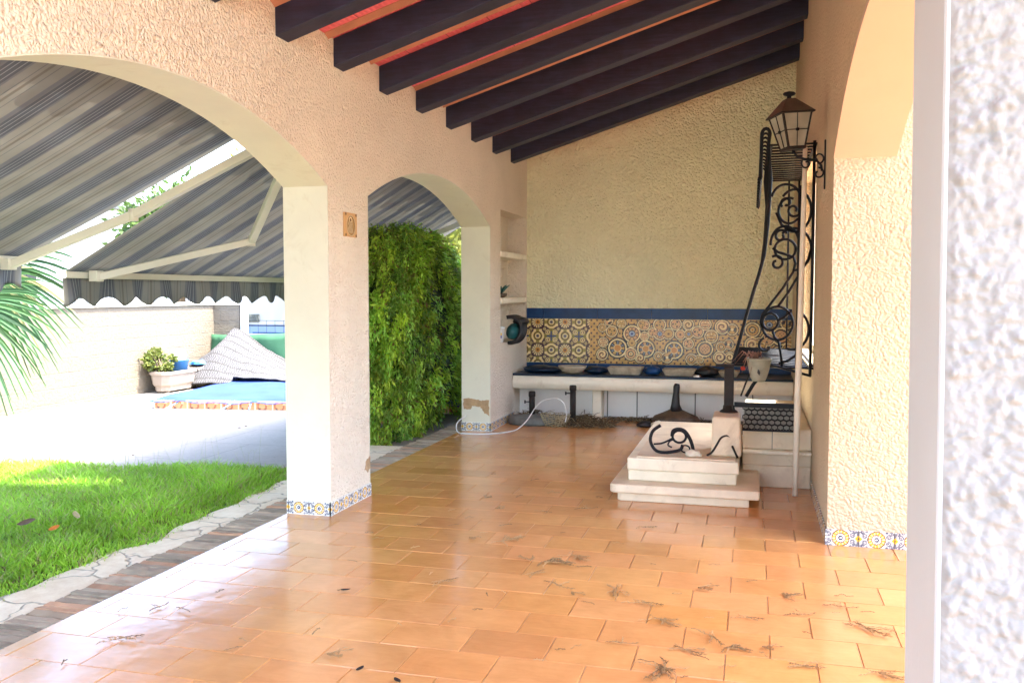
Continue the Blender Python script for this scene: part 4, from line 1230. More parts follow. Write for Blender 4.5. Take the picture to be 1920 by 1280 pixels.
brush_pile('leaf_litter', (-1.2, 10.32, 0), (.7, .10, .05), 420, 'thin line of dry leaf litter along the foot of the counter', 'leaf litter', BRN_C, .07, 5)
tag(bpy.data.objects['leaf_litter'], None, None, None, 'stuff')
MB_ = MB()
# wicker basket of pale lace-like weave by the brushwood
bs = thing('wire_basket', 'small pale openwork basket in front of the brushwood heap', 'basket', (-2.12, 9.88, 0))
mb = MB(); 
for k in range(7):
    z = .01 + k * .02; r_ = .10 + .008 * k
    mb.tube([(-2.12 + r_ * math.cos(t) * 1.15, 9.80 + r_ * math.sin(t), z + .006 * math.sin(t * 9 + k * 1.5)) for t in np.linspace(0, 2 * math.pi, 33)[:-1]], .004, 4, closed=True)
for k in range(22):
    t = k / 22 * 2 * math.pi; mb.tube([(-2.12 + .10 * 1.15 * math.cos(t), 9.80 + .10 * math.sin(t), .0), (-2.12 + .15 * 1.15 * math.cos(t + .12), 9.80 + .15 * math.sin(t + .12), .135)], .0035, 4)
mb.build('wicker_side', mat_plain('pale_wicker', (.42, .36, .22), .8, .3), bs, True)
# dark mound with upright handle
gb = thing('handled_pot', 'rounded dark brown and cream pot with a tall black upright handle by the counter', 'pot', (-.75, 10.1, 0))
MB().lathe([(.15, 0), (.20, .03), (.215, .09), (.19, .13), (.12, .165), (.06, .20), (.03, .215)], (-.80, 10.02, .001), 30, 1.25, .8).build('pot_body', M['brown'], gb, True)
MB().tube([(-.80, 10.02, .19), (-.805, 10.02, .26), (-.80, 10.02, .38), (-.795, 10.02, .46), (-.79, 10.02, .49)], [.072, .048, .036, .036, .026], 14).build('handle', M['black'], gb, True)
pt_ = MB(); pt_.tube([(-1.045, 9.93, .035), (-.97, 9.845, .05), (-.87, 9.835, .045)], [.028, .05, .02], 10)
pt_.build('cream_patch', M['plaster'], gb, True)
brush_pile('brushwood_heap', (-.52, 10.05, 0), (.26, .16, .09), 320, 'dark dry needles heaped right of the handled pot', 'brushwood', [(.05, .04, .025), (.10, .075, .04)], .08, 7)
lump('dark_shoe', (-1.14, 9.98, .03), (.09, .06, .035), M['black'], 'crumpled black plastic object left of the handled pot', 'plastic object', 12, .35)

# white cable
cb_ = MB()
pts = [(-2.98, 9.215, .16), (-3.03, 9.16, .13), (-3.05, 9.08, .08), (-3.0, 9.0, .012), (-2.85, 8.98, .007), (-2.68, 9.02, .007), (-2.55, 9.15, .007), (-2.46, 9.38, .01), (-2.40, 9.6, .08), (-2.34, 9.72, .20), (-2.28, 9.78, .27), (-2.2, 9.8, .30), (-2.1, 9.8, .31), (-2.02, 9.78, .26), (-1.98, 9.74, .16), (-1.99, 9.72, .06)]
cb_.tube(catmull(pts), .006, 7)
tag(cb_.build('power_cable', M['white_pl'], None, True), 'thin white cable looping from the second pier to the parasol stands', 'cable')

# ================================================================== dry cypress sprigs on the tiles
def sprig(n, L, seed, col=(.34, .21, .095), dens=1.):
    r = np.random.default_rng(seed); mb = MB(); C = []
    def add(p, q_, r0, r1, c):
        k = len(mb.v); mb.tube([p, ((p[0] + q_[0]) / 2 + r.normal(0, .003), (p[1] + q_[1]) / 2 + r.normal(0, .003), (p[2] + q_[2]) / 2 + .003), q_], [r0, r0, r1], 4, False); C.extend([c] * (len(mb.v) - k))
    for s in range(n):
        a0 = r.normal(0, .35) + (math.pi if r.random() < .3 else 0); l = L * r.uniform(.5, 1.1)
        sx, sy = (0, 0) if s == 0 else (r.normal(0, L * .10), r.normal(0, L * .03))
        c = tuple(np.array(col) * r.uniform(.5, 1.4))
        P = []
        a = a0; x, y, z = sx, sy, .004
        for k in range(6):
            P.append((x, y, z + .004)); a += r.normal(0, .22); x += math.cos(a) * l / 5; y += math.sin(a) * l / 5; z = .004 + abs(r.normal(0, .004))
        for k in range(5):
            add(P[k], P[k + 1], .0020, .0016, c)
            for sgn in (-1, 1, -1, 1):
                if r.random() < .7 * dens:
                    aa = a0 + sgn * r.uniform(.25, .7); ll = l * r.uniform(.06, .17)
                    add(P[k], (P[k][0] + math.cos(aa) * ll, P[k][1] + math.sin(aa) * ll, .003 + abs(r.normal(0, .009))), .0014, .0007, c)
    return fast_mesh('sprig', mb.v, mb.f, np.array(C))
meshes_s = [sprig(1, .11, i, dens=.4) for i in range(4)]
meshes_m = [sprig(4, .12, 20 + i) for i in range(3)]
meshes_l = [sprig(11, .15, 40 + i) for i in range(3)]
for mm in meshes_s + meshes_m + meshes_l: mm.materials.append(M['twig'])
CAMM = None
def floor_pt(u, v):      # where a point measured in the photo lies on the floor plane
    r0 = Vector(((u - 960) / 1680, -(v - 640) / 1680, -1))
    r1 = cam.rotation_euler.to_matrix() @ r0
    t = -1.5 / r1.z
    return r1.x * t, r1.y * t
BIG = [(1370, 1216, .2), (1650, 1265, -.35), (1625, 1180, -.5), (1475, 1120, .9), (1240, 1165, -.5), (1155, 1108, -1.0), (1030, 1055, .3), (1080, 1045, -.6), (1505, 1250, .1), (1240, 1255, -1.0), (950, 1015, .7), (1285, 1220, -.2)]
MED = [(1310, 1105, -.15), (1205, 1133, -.15), (1245, 1256, -1.2), (995, 1053, 1.3), (1000, 1078, .8), (1045, 1100, -.6), (1072, 1112, -.8), (830, 1093, .6), (1575, 1140, -.2), (1430, 1215, -.4), (1400, 1160, -.1), (1165, 1208, -.1), (615, 1230, 0), (225, 1200, .4), (300, 1140, .9), (930, 955, .3), (1020, 960, -.3), (1100, 955, .2), (880, 1010, -.2), (1335, 1197, -.9), (1500, 1155, .1), (910, 935, .8), (1210, 990, 0.2)]
SML = [(420, 1108, 1.0), (545, 1110, .8), (455, 1215, .2), (470, 1205, -.4), (115, 1250, -1), (65, 1240, -.3), (357, 1150, -.7), (240, 1140, 1), (645, 1109, .1), (805, 1080, .9), (670, 1055, -.6), (855, 1160, .8), (915, 1120, -.9), (940, 1110, -.9), (1115, 1135, -.7), (1090, 1210, .6), (1060, 1220, .3), (1260, 1115, -.1), (1330, 1240, -.8), (1450, 1240, -.9), (1520, 1190, -.3), (1560, 1150, -.2), (1640, 1150, -.3), (1600, 1120, 0), (905, 1145, .3), (745, 1170, -.8), (860, 985, .1), (720, 1010, .3), (790, 985, .7), (900, 1000, -.2), (960, 985, .1), (1170, 1020, -.1), (1060, 1000, .3), (1320, 1160, -.1), (1110, 1065, -.2), (890, 970, .5), (700, 1000, .4), (770, 1030, .4), (980, 930, .5), (1050, 925, .2), (1130, 935, -.2), (840, 960, .5), (1420, 1090, 0), (1380, 1250, .2), (1290, 1270, .5), (1000, 1240, -.2), (600, 1180, .8), (1350, 1060, .1), (1230, 1060, -.1), (1690, 1190, -.4), (1010, 900, .3), (1090, 890, .5), (930, 890, .4)]
for lst, ms, lab_, grp in ((BIG, meshes_l, 'large tangled clump of dry brown cypress sprigs on the floor tiles', 'large clumps of dry sprigs on the floor'), (MED, meshes_m, 'medium dry cypress sprig with several branches on the floor tiles', 'medium dry sprigs on the floor'), (SML, meshes_s, 'single thin dry twig lying on the floor tiles', 'thin dry twigs on the floor')):
    for i, (u, v, a) in enumerate(lst):
        x, y = floor_pt(u, v)
        o = bpy.data.objects.new('dry_sprig' if lst is not SML else 'dry_twig', ms[i % len(ms)])
        o.location = (x, y, .002); o.rotation_euler = (0, 0, a * 1.3 + .1)
        s = random.uniform(.6, 1.0); o.scale = (s, s, s)
        COL.objects.link(o); tag(o, lab_, 'sprig' if lst is not SML else 'twig', grp)
for i, (u, v, lab_) in enumerate(((648, 1108, 'small black dead leaf on the tiles right of the first pier reflection'), (675, 1257, 'small dark curled leaf near the bottom edge of the floor'), (745, 1279, 'dark leaf tip at the very bottom edge of the floor'))):
    x, y = floor_pt(u, v)
    o = link('dead_leaf', leaf_mesh(.05, .022, (.03, .022, .018), .5, .5), M['twig']); o.location = (x, y, .006); o.rotation_euler = (0, 0, .4 + i)
    tag(o, lab_, 'leaf')

# ================================================================== AWNINGS
def awning(y0, y1, slope, xf, label, arms, sag=.03):
    za = 2.78; xa = -3.06
    root = thing('awning', label, 'awning', (xa, (y0 + y1) / 2, za), 'striped awnings over the arches')
    def P(x, y):
        t = (xa - x) / (xa - xf)
        return (x, y, za + slope * (x - xa) - sag * math.sin(math.pi * t) * (.6 + .4 * math.cos(3 * y)))
    nx, ny = 24, 40
    V = []; F = []
    for i in range(nx + 1):
        for j in range(ny + 1): V.append(P(xa + (xf - xa) * i / nx, y0 + (y1 - y0) * j / ny))
    for i in range(nx):
        for j in range(ny): F.append((i * (ny + 1) + j, i * (ny + 1) + j + 1, (i + 1) * (ny + 1) + j + 1, (i + 1) * (ny + 1) + j))
    o = link('fabric', fast_mesh('f', V, F), M['awning'], root, True)
    so = o.modifiers.new('thick', 'SOLIDIFY'); so.thickness = .002
    zf = za + slope * (xf - xa)
    # front bar with end caps
    MB().box(xf - .055, xf + .005, y0 - .01, y1 + .01, zf - .052, zf + .004).build('front_bar', M['alu'], root, bevel=.008)
    for ye in (y0 - .03, y1 + .01): MB().box(xf - .06, xf + .010, ye, ye + .02, zf - .056, zf + .008).build('end_cap', M['white_pl'], root, bevel=.004)
    # scalloped valance
    V = []; F = []; n = int((y1 - y0) / .03); lam = .34
    for i in range(n + 1):
        y = y0 + (y1 - y0) * i / n
        hem = zf - .052 - .185 - .038 * math.cos(2 * math.pi * (y - y0 + .0) / lam)
        for k in range(7):
            t = k / 6; z = zf - .048 + (hem - zf + .048) * t
            V.append((xf - .025 + .022 * t * math.sin(y * 11) + .012 * t * math.sin(y * 27 + 1), y + .006 * t * math.sin(y * 19), z))
    for i in range(n):
        for k in range(6): F.append((i * 7 + k, i * 7 + k + 1, (i + 1) * 7 + k + 1, (i + 1) * 7 + k))
    o = link('valance', fast_mesh('v', V, F), M['awning'], root, True); o.modifiers.new('thick', 'SOLIDIFY').thickness = .002
    # roller at the wall
    MB().tube([(xa - .03, y0 - .03, za + .0), (xa - .03, y1 + .03, za + .0)], .05, 14).build('roller', M['alu'], root, True)
    for (m_, e_, t_) in arms:
        a = MB(); a.bar(m_, e_, .06, .06); a.build('arm', M['alu'], root, bevel=.006)
        MB().bar(Vector(e_), t_, .06, .06).build('arm', M['alu'], root, bevel=.006)
        MB().tube([(e_[0], e_[1], e_[2] - .045), (e_[0], e_[1], e_[2] + .045)], .035, 14).build('elbow', M['alu'], root, True)
        MB().box(m_[0] - .05, m_[0] + .03, m_[1] - .04, m_[1] + .04, m_[2] - .035, m_[2] + .05).build('arm_bracket', M['alu'], root, bevel=.006)
    return root
awning(.6, 5.62, .445, -5.33, 'striped grey awning nearer the camera, filling the big arch', [((-5.28, 5.43, 1.70), (-4.34, 5.60, 2.06), (-3.10, 5.68, 2.62))])
awning(5.745, 11.45, .557, -5.07, 'striped grey awning farther along, with its scalloped valance over the garden', [((-4.99, 5.995, 1.62), (-4.32, 7.15, 1.955), (-3.2, 5.90, 2.58)), ((-4.99, 11.2, 1.62), (-4.32, 10.1, 1.955), (-3.2, 11.25, 2.58))])

# ================================================================== VEGETATION
def leaf_cloud(P, N, size, cols, seed=0, droop=.0, aspect=.4, jitter=.6):
    """one small bent leaf of 2 quads per point; P (n,3), N outward (n,3)"""
    r = np.random.default_rng(seed); n = len(P)
    D = N + r.normal(0, jitter, (n, 3)); D[:, 2] -= droop
    D /= np.linalg.norm(D, axis=1)[:, None]
    S = np.cross(D, r.normal(0, 1, (n, 3))); S /= np.linalg.norm(S, axis=1)[:, None] + 1e-9
    U = np.cross(S, D)
    L = size * r.uniform(.6, 1.4, n)[:, None]; W = L * aspect * .5
    V = np.zeros((n, 6, 3))
    V[:, 0] = P - S * W * .3; V[:, 1] = P + S * W * .3
    V[:, 2] = P + D * L * .5 - S * W + U * L * .06; V[:, 3] = P + D * L * .5 + S * W + U * L * .06
    V[:, 4] = P + D * L - S * W * .15 - U * L * .05; V[:, 5] = P + D * L + S * W * .15 - U * L * .05
    b = np.arange(n)[:, None] * 6
    F = np.concatenate([b + np.array([[0, 1, 3, 2]]), b + np.array([[2, 3, 5, 4]])])
    t = r.random(n)[:, None] 
    c = np.array(cols[0]) * (1 - t) + np.array(cols[1]) * t
    return V.reshape(-1, 3), F, np.repeat(c, 6, 0)

def hedge():
    root = thing('conifer_hedge', 'dense bright green conifer hedge with drooping sprays behind the second arch', 'hedge', (-4.3, 9.6, -.05))
    r = np.random.default_rng(11)
    # clumps over a rounded block
    nC = 1900
    cx, cy = -4.0, 9.9
    ax, ay, H_ = .56, 1.6, 2.08
    th = r.uniform(0, 2 * np.pi, nC); hz = r.random(nC) ** .9
    e = .55
    def outline(t): c, s = np.cos(t), np.sin(t); return np.sign(c) * np.abs(c) ** e, np.sign(s) * np.abs(s) ** e
    ox, oy = outline(th)
    taper = 1 - .42 * np.clip(hz - .55, 0, 1) ** 1.3 / .35 * .8
    inn = 1 - .30 * r.random(nC) ** 2
    wob = 1 + .06 * np.sin(th * 5 + hz * 9) + .05 * np.sin(th * 11 - hz * 17)
    C0 = np.stack([cx + ax * ox * taper * inn * wob, cy + ay * oy * taper * inn * wob, -.05 + .06 + hz * H_], 1)
    # top cap
    nT = 300
    tx = r.uniform(-.7, .7, nT); ty = r.uniform(-.8, .8, nT)
    C1 = np.stack([cx + tx * ax * .9, cy + ty * ay * .85, H_ * (1.02 + .10 * r.random(nT) - .12 * (tx ** 2 + ty ** 2))], 1)
    CC = np.vstack([C0, C1]); n = len(CC)
    Nn = CC - np.array([cx, cy, 0]); Nn[:, 2] = .15; Nn /= np.linalg.norm(Nn, axis=1)[:, None]
    Vs, Fs, Cs = [], [], []; off = 0
    per = 64
    hue = r.random(n); hue2 = r.random(n); hue3 = r.random(n)
    for lay in range(per):
        # sprays hang from each clump: points run downwards and outwards
        k = lay / per
        p = CC + Nn * (.06 * math.sin(k * 3.1)) + r.normal(0, .021 + .012 * (1 - k), (n, 3)) * np.array([1, 1, .8])
        p[:, 2] -= (.10 + .26 * hue) * k
        p[:, 2] = np.maximum(p[:, 2], -.02)
        D = Nn * (.9 - .5 * k) + np.array([0, 0, -.25 - .7 * k])
        V, F, c = leaf_cloud(p, D, .052, ((.24, .50, .03), (.58, .84, .12)), 100 + lay, .25, .34, .40)
        c = c * np.repeat((.30 + .95 * hue2)[:, None], 6, 0)
        tint = np.stack([.72 + .5 * hue3, .85 + .15 * hue3, .8 + .5 * (1 - hue3)], 1); c = c * np.repeat(tint, 6, 0)
        dead = np.repeat(r.random(n) < .035, 6); c[dead] = np.array([.22, .13, .05])
        Vs.append(V); Fs.append(F + off); Cs.append(c); off += len(V)
    link('foliage', fast_mesh('h', np.vstack(Vs), np.vstack(Fs), np.vstack(Cs)), M['leaf'], root)
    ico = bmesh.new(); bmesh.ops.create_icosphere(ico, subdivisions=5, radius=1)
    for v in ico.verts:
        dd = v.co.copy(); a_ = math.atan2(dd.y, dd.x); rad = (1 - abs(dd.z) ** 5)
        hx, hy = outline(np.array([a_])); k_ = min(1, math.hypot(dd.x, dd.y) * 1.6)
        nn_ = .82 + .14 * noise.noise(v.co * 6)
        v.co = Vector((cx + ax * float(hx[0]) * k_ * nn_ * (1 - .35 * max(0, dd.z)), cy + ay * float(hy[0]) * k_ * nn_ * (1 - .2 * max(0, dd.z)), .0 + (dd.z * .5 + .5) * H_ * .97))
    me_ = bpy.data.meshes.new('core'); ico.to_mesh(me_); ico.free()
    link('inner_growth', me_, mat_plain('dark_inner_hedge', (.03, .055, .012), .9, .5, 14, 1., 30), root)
    # branches
    mb = MB()
    for i in range(60):
        a = r.uniform(0, 6.28); x0, y0 = cx + r.uniform(-.15, .15), cy + r.uniform(-.7, .7); z0 = r.uniform(0, 1.0)
        mb.tube([(x0, y0, z0), (x0 + math.cos(a) * .35, y0 + math.sin(a) * .5, z0 + .45), (x0 + math.cos(a) * .42, y0 + math.sin(a) * .7, z0 + .7)], [.014, .009, .004], 5, False)
    for (x, y) in ((cx, cy - .8), (cx + .1, cy), (cx - .1, cy + .8)): mb.tube([(x, y, -.1), (x, y, 1.0), (x + .05, y, 1.8)], [.07, .05, .02], 8)
    mb.build('trunk', M['bark'], root)
hedge()

def fan_leaf(parent, hub, face, up, n, L, spread, seed, stem_from):
    r = np.random.default_rng(seed)
    hub = Vector(hub); f = Vector(face).normalized(); u = Vector(up); u = (u - f * u.dot(f)).normalized(); s = f.cross(u)
    V = []; F = []; C = []
    for i in range(n):
        a = (-spread / 2 + spread * i / (n - 1)) + r.normal(0, .02)
        d = (u * math.cos(a) + s * math.sin(a)); l = L * (.80 + .2 * math.cos(a)) * r.uniform(.9, 1.05)
        side = f.cross(d).normalized()
        c = np.array([.042, .095, .028]) * r.uniform(.7, 1.9) * np.array([1, 1, r.uniform(.8, 1.5)])
        if r.random() < .12: c = np.array([.38, .36, .16])
        m = 9
        for sgn in (0,):
            b = len(V)
            for k in range(m):
                t = k / (m - 1)
                w = .021 * (math.sin(math.pi * min(1, .12 + t * .88)) ** .6) * (1 - t * .35) + .001
                p = hub + d * l * t + f * (-.02 * math.sin(t * 3) ) + Vector((0, 0, -1)) * (.30 * l * t ** 2.6)
                V += [tuple(p - side * w + f * .006), tuple(p - f * .004), tuple(p + side * w + f * .006)]; cc = c * (1 + .15 * math.sin(k)); C += [tuple(cc)] * 3
            for k in range(m - 1):
                for q_ in range(2): F.append((b + 3 * k + q_, b + 3 * k + 3 + q_, b + 3 * k + 4 + q_, b + 3 * k + 1 + q_))
    o = link('fan_leaf', fast_mesh('fan', V, F, np.array(C)), M['leaf'], parent)
    st = MB(); st.tube([stem_from, (Vector(stem_from) + hub) / 2 + Vector((0, 0, .06)), hub], [.018, .014, .010], 6)
    st.build('leaf_stalk', M['green_fence'], parent, True)
palm = thing('fan_palm', 'fan palm with narrow drooping green leaflets at the left edge of the lawn', 'palm', (-7.9, 6.5, -.1))
tk = MB(); 
tk.tube([(-7.9, 6.5, -.1), (-7.88, 6.5, .5), (-7.92, 6.5, 1.0)], [.17, .14, .15], 12); tk.build('trunk', M['bark'], palm)
top_ = (-7.92, 6.5, 1.0)
fan_leaf(palm, (-7.05, 6.62, 1.42), (.15, -1, .25), (1, .1, -.32), 40, 1.02, 2.5, 1, top_)
fan_leaf(palm, (-7.15, 6.9, 1.74), (.1, -1, .1), (1, .1, .02), 38, 1.15, 1.9, 2, top_)
fan_leaf(palm, (-7.35, 6.3, 1.18), (.2, -1, .3), (.9, -.2, -.75), 36, .98, 2.3, 3, top_)
fan_leaf(palm, (-8.5, 6.4, 1.6), (0, -1, .3), (-1, 0, .3), 34, .9, 2.8, 4, top_)
fan_leaf(palm, (-7.9, 6.3, 1.9), (0, -1, .2), (0.1, 0, 1), 34, .9, 3.0, 5, top_)
fan_leaf(palm, (-7.5, 7.1, 1.75), (0.1, -1, .2), (.7, 0, .6), 34, .85, 2.6, 6, top_)

# ================================================================== GARDEN
gw = thing('garden_wall', 'long cream split-block garden wall behind the lawn and planters', 'wall', (-9.1, 9, -.1))
MB().box(-9.25, -9.05, -2, 13.72, -.25, 1.28).build('block_face', M['block'], gw)
MB().box(-9.28, -9.02, -2, 13.70, 1.283, 1.33).build('coping', M['plaster'], gw, bevel=.008)
ew = thing('end_wall', 'short return of cream block wall facing the terrace beside the white post', 'wall', (-8.7, 13.8, -.1))
MB().box(-9.05, -8.55, 13.72, 13.92, -.25, 1.28).build('block_face', M['block'], ew)
MB().box(-9.04, -8.53, 13.70, 13.94, 1.283, 1.33).build('coping', M['plaster'], ew, bevel=.008)
tag(MB().box(-8.52, -8.42, 13.70, 13.80, -.1, 1.42).build('white_post', M['house'], None, False, .008), 'slim white post at the end of the cream block wall', 'post')
gf = thing('green_screen', 'low green cloth screen stretched along the far garden boundary', 'fence', (-6.5, 13.66, -.1))
V = []; F = []
nx, nz = 60, 8
for i in range(nx + 1):
    for k in range(nz + 1):
        x = -9.03 + 5.6 * i / nx; z = -.1 + (.90 - .03 * math.sin(x * 2)) * k / nz
        V.append((x, 13.60 + .012 * math.sin(x * 9 + k) + .01 * math.sin(x * 23), z))
for i in range(nx):
    for k in range(nz): F.append((i * (nz + 1) + k, (i + 1) * (nz + 1) + k, (i + 1) * (nz + 1) + k + 1, i * (nz + 1) + k + 1))
o = link('cloth', fast_mesh('c', V, F), M['green_fence'], gf, True); o.modifiers.new('t', 'SOLIDIFY').thickness = .01
for x in np.arange(-8.4, -3.4, 1.2): MB().tube([(x, 13.64, -.1), (x, 13.64, .95)], .02, 8).build('fence_post', M['alu'], gf, True)
wr = MB(); wr.tube([(-8.42, 13.64, .93), (-3.4, 13.64, .93)], .006, 5); wr.build('top_wire', M['iron'], gf)
# grid mesh above the cloth
gm = MB()
for x in np.arange(-8.3, -3.5, .16): gm.tube([(x, 13.645, .80), (x, 13.645, 1.02)], .003, 4, False)
gm.tube([(-8.42, 13.645, 1.02), (-3.5, 13.645, 1.02)], .004, 4); gm.build('wire_mesh', M['iron'], gf)

def planter(y0, L, label, x0=-8.98, W=.38, hgt=.33):
    t = thing('planter', label, 'planter', (x0 + W / 2, y0 + L / 2, -.05), 'cream plastic planters against the garden wall')
    z0 = -.05
    def octo(ins, z, c=.09):
        a, b, cc, d = x0 + ins, x0 + W - ins, y0 + ins, y0 + L - ins
        return [(a + c, cc, z), (b - c, cc, z), (b, cc + c, z), (b, d - c, z), (b - c, d, z), (a + c, d, z), (a, d - c, z), (a, cc + c, z)]
    mb = MB(); rings = [octo(.06, z0 + .03), octo(.055, z0 + .09), octo(.03, z0 + .13), octo(.012, z0 + hgt - .05), octo(-.005, z0 + hgt - .045), octo(-.005, z0 + hgt), octo(.03, z0 + hgt), octo(.04, z0 + hgt - .05)]
    for rr in rings: mb.v += rr
    for k in range(len(rings) - 1):
        for i in range(8): mb.f.append((8 * k + i, 8 * k + (i + 1) % 8, 8 * k + 8 + (i + 1) % 8, 8 * k + 8 + i))
    mb.f.append(tuple(range(8))[::-1])
    mb.build('planter_body', M['planter'], t, bevel=.004)
    n = len(rings) - 1
    m2 = MB(); m2.v = octo(.035, z0 + hgt - .04); m2.f = [tuple(range(8))]; m2.build('soil', M['soil'], t)
    for yy in (y0 + .15, y0 + L - .2):
        MB().box(x0 + .1, x0 + W - .1, yy, yy + .06, z0, z0 + .032).build('foot', M['planter'], t)
    return t
planter(11.78, .84, 'nearer cream planter holding the bushy yellow-green plant')
planter(12.70, .74, 'farther cream planter half hidden by the reed mat')
def bush(name, c, s, n, size, cols, label, cat, seed, stemz, aspect=.5, parent=None, group=None, holes=.5):
    root = thing(name, label, cat, (c[0], c[1], stemz), group)
    r = np.random.default_rng(seed)
    k = max(6, n // 60); d = r.normal(0, 1, (k, 3)); d /= np.linalg.norm(d, axis=1)[:, None]
    cl = np.array(c) + d * np.array(s) * r.uniform(.35, 1, k)[:, None] ** .5
    pk = cl[r.integers(k, size=n)] + r.normal(0, .16, (n, 3)) * np.array(s)
    Nn = (pk - np.array(c)) / np.array(s); Nn /= np.linalg.norm(Nn, axis=1)[:, None] + 1e-9
    V, F, C = leaf_cloud(pk, Nn, size, cols, seed, 0, aspect, .6)
    link('leaves', fast_mesh('b', V, F, C), M['leaf'], root)
    mb = MB()
    for i in range(min(k, 14)):
        mb.tube([(c[0], c[1], stemz), ((c[0] + cl[i][0]) / 2, (c[1] + cl[i][1]) / 2, (stemz + cl[i][2]) / 2 + .03), tuple(cl[i])], [.014 * max(1, s[0] * 2), .01 * max(1, s[0] * 2), .003], 5, False)
    mb.build('stems', M['bark'], root)
    return root
bush('jade_plant', (-8.82, 11.93, .46), (.21, .20, .16), 1100, .055, ((.06, .09, .015), (.17, .19, .04)), 'bushy yellow-green succulent growing in the nearer planter', 'plant', 5, .28, .62)
tubo = thing('blue_tub', 'small blue plastic tub standing in the nearer planter', 'tub', (-8.80, 12.36, .25))
MB().lathe([(.13, 0), (.15, .17), (.16, .17), (.16, .19), (.14, .19), (.13, .1)], (-8.80, 12.36, .25), 22).build('tub_body', M['blue_pl'], tubo, True)
lump('white_sack', (-8.80, 12.36, .49), (.13, .13, .09), M['white_pl'], 'crumpled white plastic sack sitting in the blue tub', 'sack', 3, .4)
lump('blue_basin', (-8.78, 13.0, .34), (.18, .26, .045), M['blue_pl'], 'flat blue plastic sheet lying over the farther planter', 'plastic sheet', 7, .3)

# plunge pool with tiled curb, blue tarpaulin and reed mat
pool = thing('plunge_pool', 'low raised pool with a tiled curb under the blue tarpaulin', 'pool', (-6, 11.8, -.05))
A_, B_, C_, D_ = (-7.70, 10.27), (-2.9, 10.95), (-3.3, 13.5), (-8.05, 13.05)
MB().prism([A_, B_, C_, D_], 2, -.25, .065).build('pool_curb', M['plaster'], pool, bevel=.01)
def curbtile(U, V):
    p = .235; a = (U / p) % 1 - .5; b = (V - .06) / .12
    C = np.tile(np.array(lin((.86, .58, .40))), (len(U), 1))
    r = np.hypot(a + .1, b * .5); C[np.abs(r - .25) < .05] = np.array(lin((.60, .36, .26))); C[np.hypot(a + .25, b + .32) < .08] = np.array(lin((.3, .22, .2)))
    C[np.hypot(a - .2, b - .2) < .1] = np.array(lin((.92, .74, .60)))
    C[(np.abs(a) > .47) | (np.abs(b) > .47)] = np.array(lin((.95, .88, .8)))
    return C
ud = (Vector((B_[0], B_[1], 0)) - Vector((A_[0], A_[1], 0))); Lc = ud.length; ud.normalize()
painted('curb_tile', (A_[0] + ud.y * .006, A_[1] - .006, -.052), tuple(ud), (0, 0, 1), Lc, .118, .012, curbtile, M['glaze'], pool, .008)
def tarp():
    nu, nv = 90, 50; V = []; F = []
    A, B, C, D = [Vector((*p, 0)) for p in (A_, B_, C_, D_)]
    for j in range(nv + 1):
        for i in range(nu + 1):
            u = -.012 + 1.02 * i / nu; v = -.02 + 1.03 * j / nv
            p = A.lerp(B, u).lerp(D.lerp(C, u), v)
            z = .085 + .09 * math.sin(math.pi * min(max(v, 0), 1)) * math.sin(math.pi * min(max(u * .9 + .1, 0), 1)) * .6
            z += .012 * math.sin(u * 24 + v * 9) * math.sin(v * 5 + 1) + .010 * noise.noise(Vector((u * 14, v * 5, 3)))
            z += .05 * max(0, 1 - math.hypot(u - .02, (v - .98) * 2) / .5)
            if v < 0.005 or u < 0.0: z -= .035 + .012 * math.sin(u * 60)
            V.append((p.x, p.y, z))
    for j in range(nv):
        for i in range(nu): F.append((j * (nu + 1) + i, j * (nu + 1) + i + 1, (j + 1) * (nu + 1) + i + 1, (j + 1) * (nu + 1) + i))
    o = link('pool_tarpaulin', fast_mesh('t', V, F), M['tarp'], None, True); o.modifiers.new('t', 'SOLIDIFY').thickness = .006
    tag(o, 'blue tarpaulin stretched over the low pool', 'tarpaulin')
    return o
tp = tarp()
for (a, b) in (((-7.72, 10.25, .06), (-7.95, 9.95, -.045)), ((-7.35, 10.30, .05), (-7.45, 10.12, -.045)), ((-6.6, 10.41, .05), (-6.68, 10.2, -.045)), ((-6.35, 10.44, .05), (-6.3, 10.3, -.02))): MB().tube([a, b], .008, 5).build('tie_rope', M['blue_pl'], tp)
def reed():
    nu, nv = 90, 60; V = []; F = []; UV = []
    for j in range(nv + 1):
        for i in range(nu + 1):
            u = i / nu; v = j / nv
            x = -9.0 + 3.6 * u + .2 * (1 - v) * math.sin(u * 5); y = 12.25 + 1.33 * v + .25 * (1 - v) * math.cos(u * 2.4) - .0
            if u > .45: y -= (1 - v) * .28 * (u - .45) / .55
            pk = math.exp(-abs((x + 8.58) / .50) ** 1.5) * .66 + math.exp(-((x + 7.95) / .60) ** 2) * .26
            z = .02 + (pk * (v ** 1.15)) + .10 * math.sin(math.pi * v) * max(0, 1 - u) + .10 * (.3 + v)
            z += .05 * noise.noise(Vector((x * 2.2, y * 2.2, 0))) + .015 * noise.noise(Vector((x * 9, y * 9, 1)))
            if x > -7.9: z = max(z, .17 + .03 * noise.noise(Vector((x * 4, y * 4, 0))))
            V.append((x, y, z)); UV.append((u * 3.2, v * 2.2))
    for j in range(nv):
        for i in range(nu): F.append((j * (nu + 1) + i, j * (nu + 1) + i + 1, (j + 1) * (nu + 1) + i + 1, (j + 1) * (nu + 1) + i))
    me = fast_mesh('r', V, F)
    uvl = me.uv_layers.new(name='UVMap'); UVa = np.array(UV, np.float32)
    li = np.empty(len(me.loops), np.int32); me.loops.foreach_get('vertex_index', li)
    uvl.data.foreach_set('uv', UVa[li].ravel())
    o = link('reed_mat', me, M['reed'], None, True); o.modifiers.new('t', 'SOLIDIFY').thickness = .015
    tag(o, 'collapsed grey reed mat heaped between the planters and the far boundary', 'reed mat')
reed()
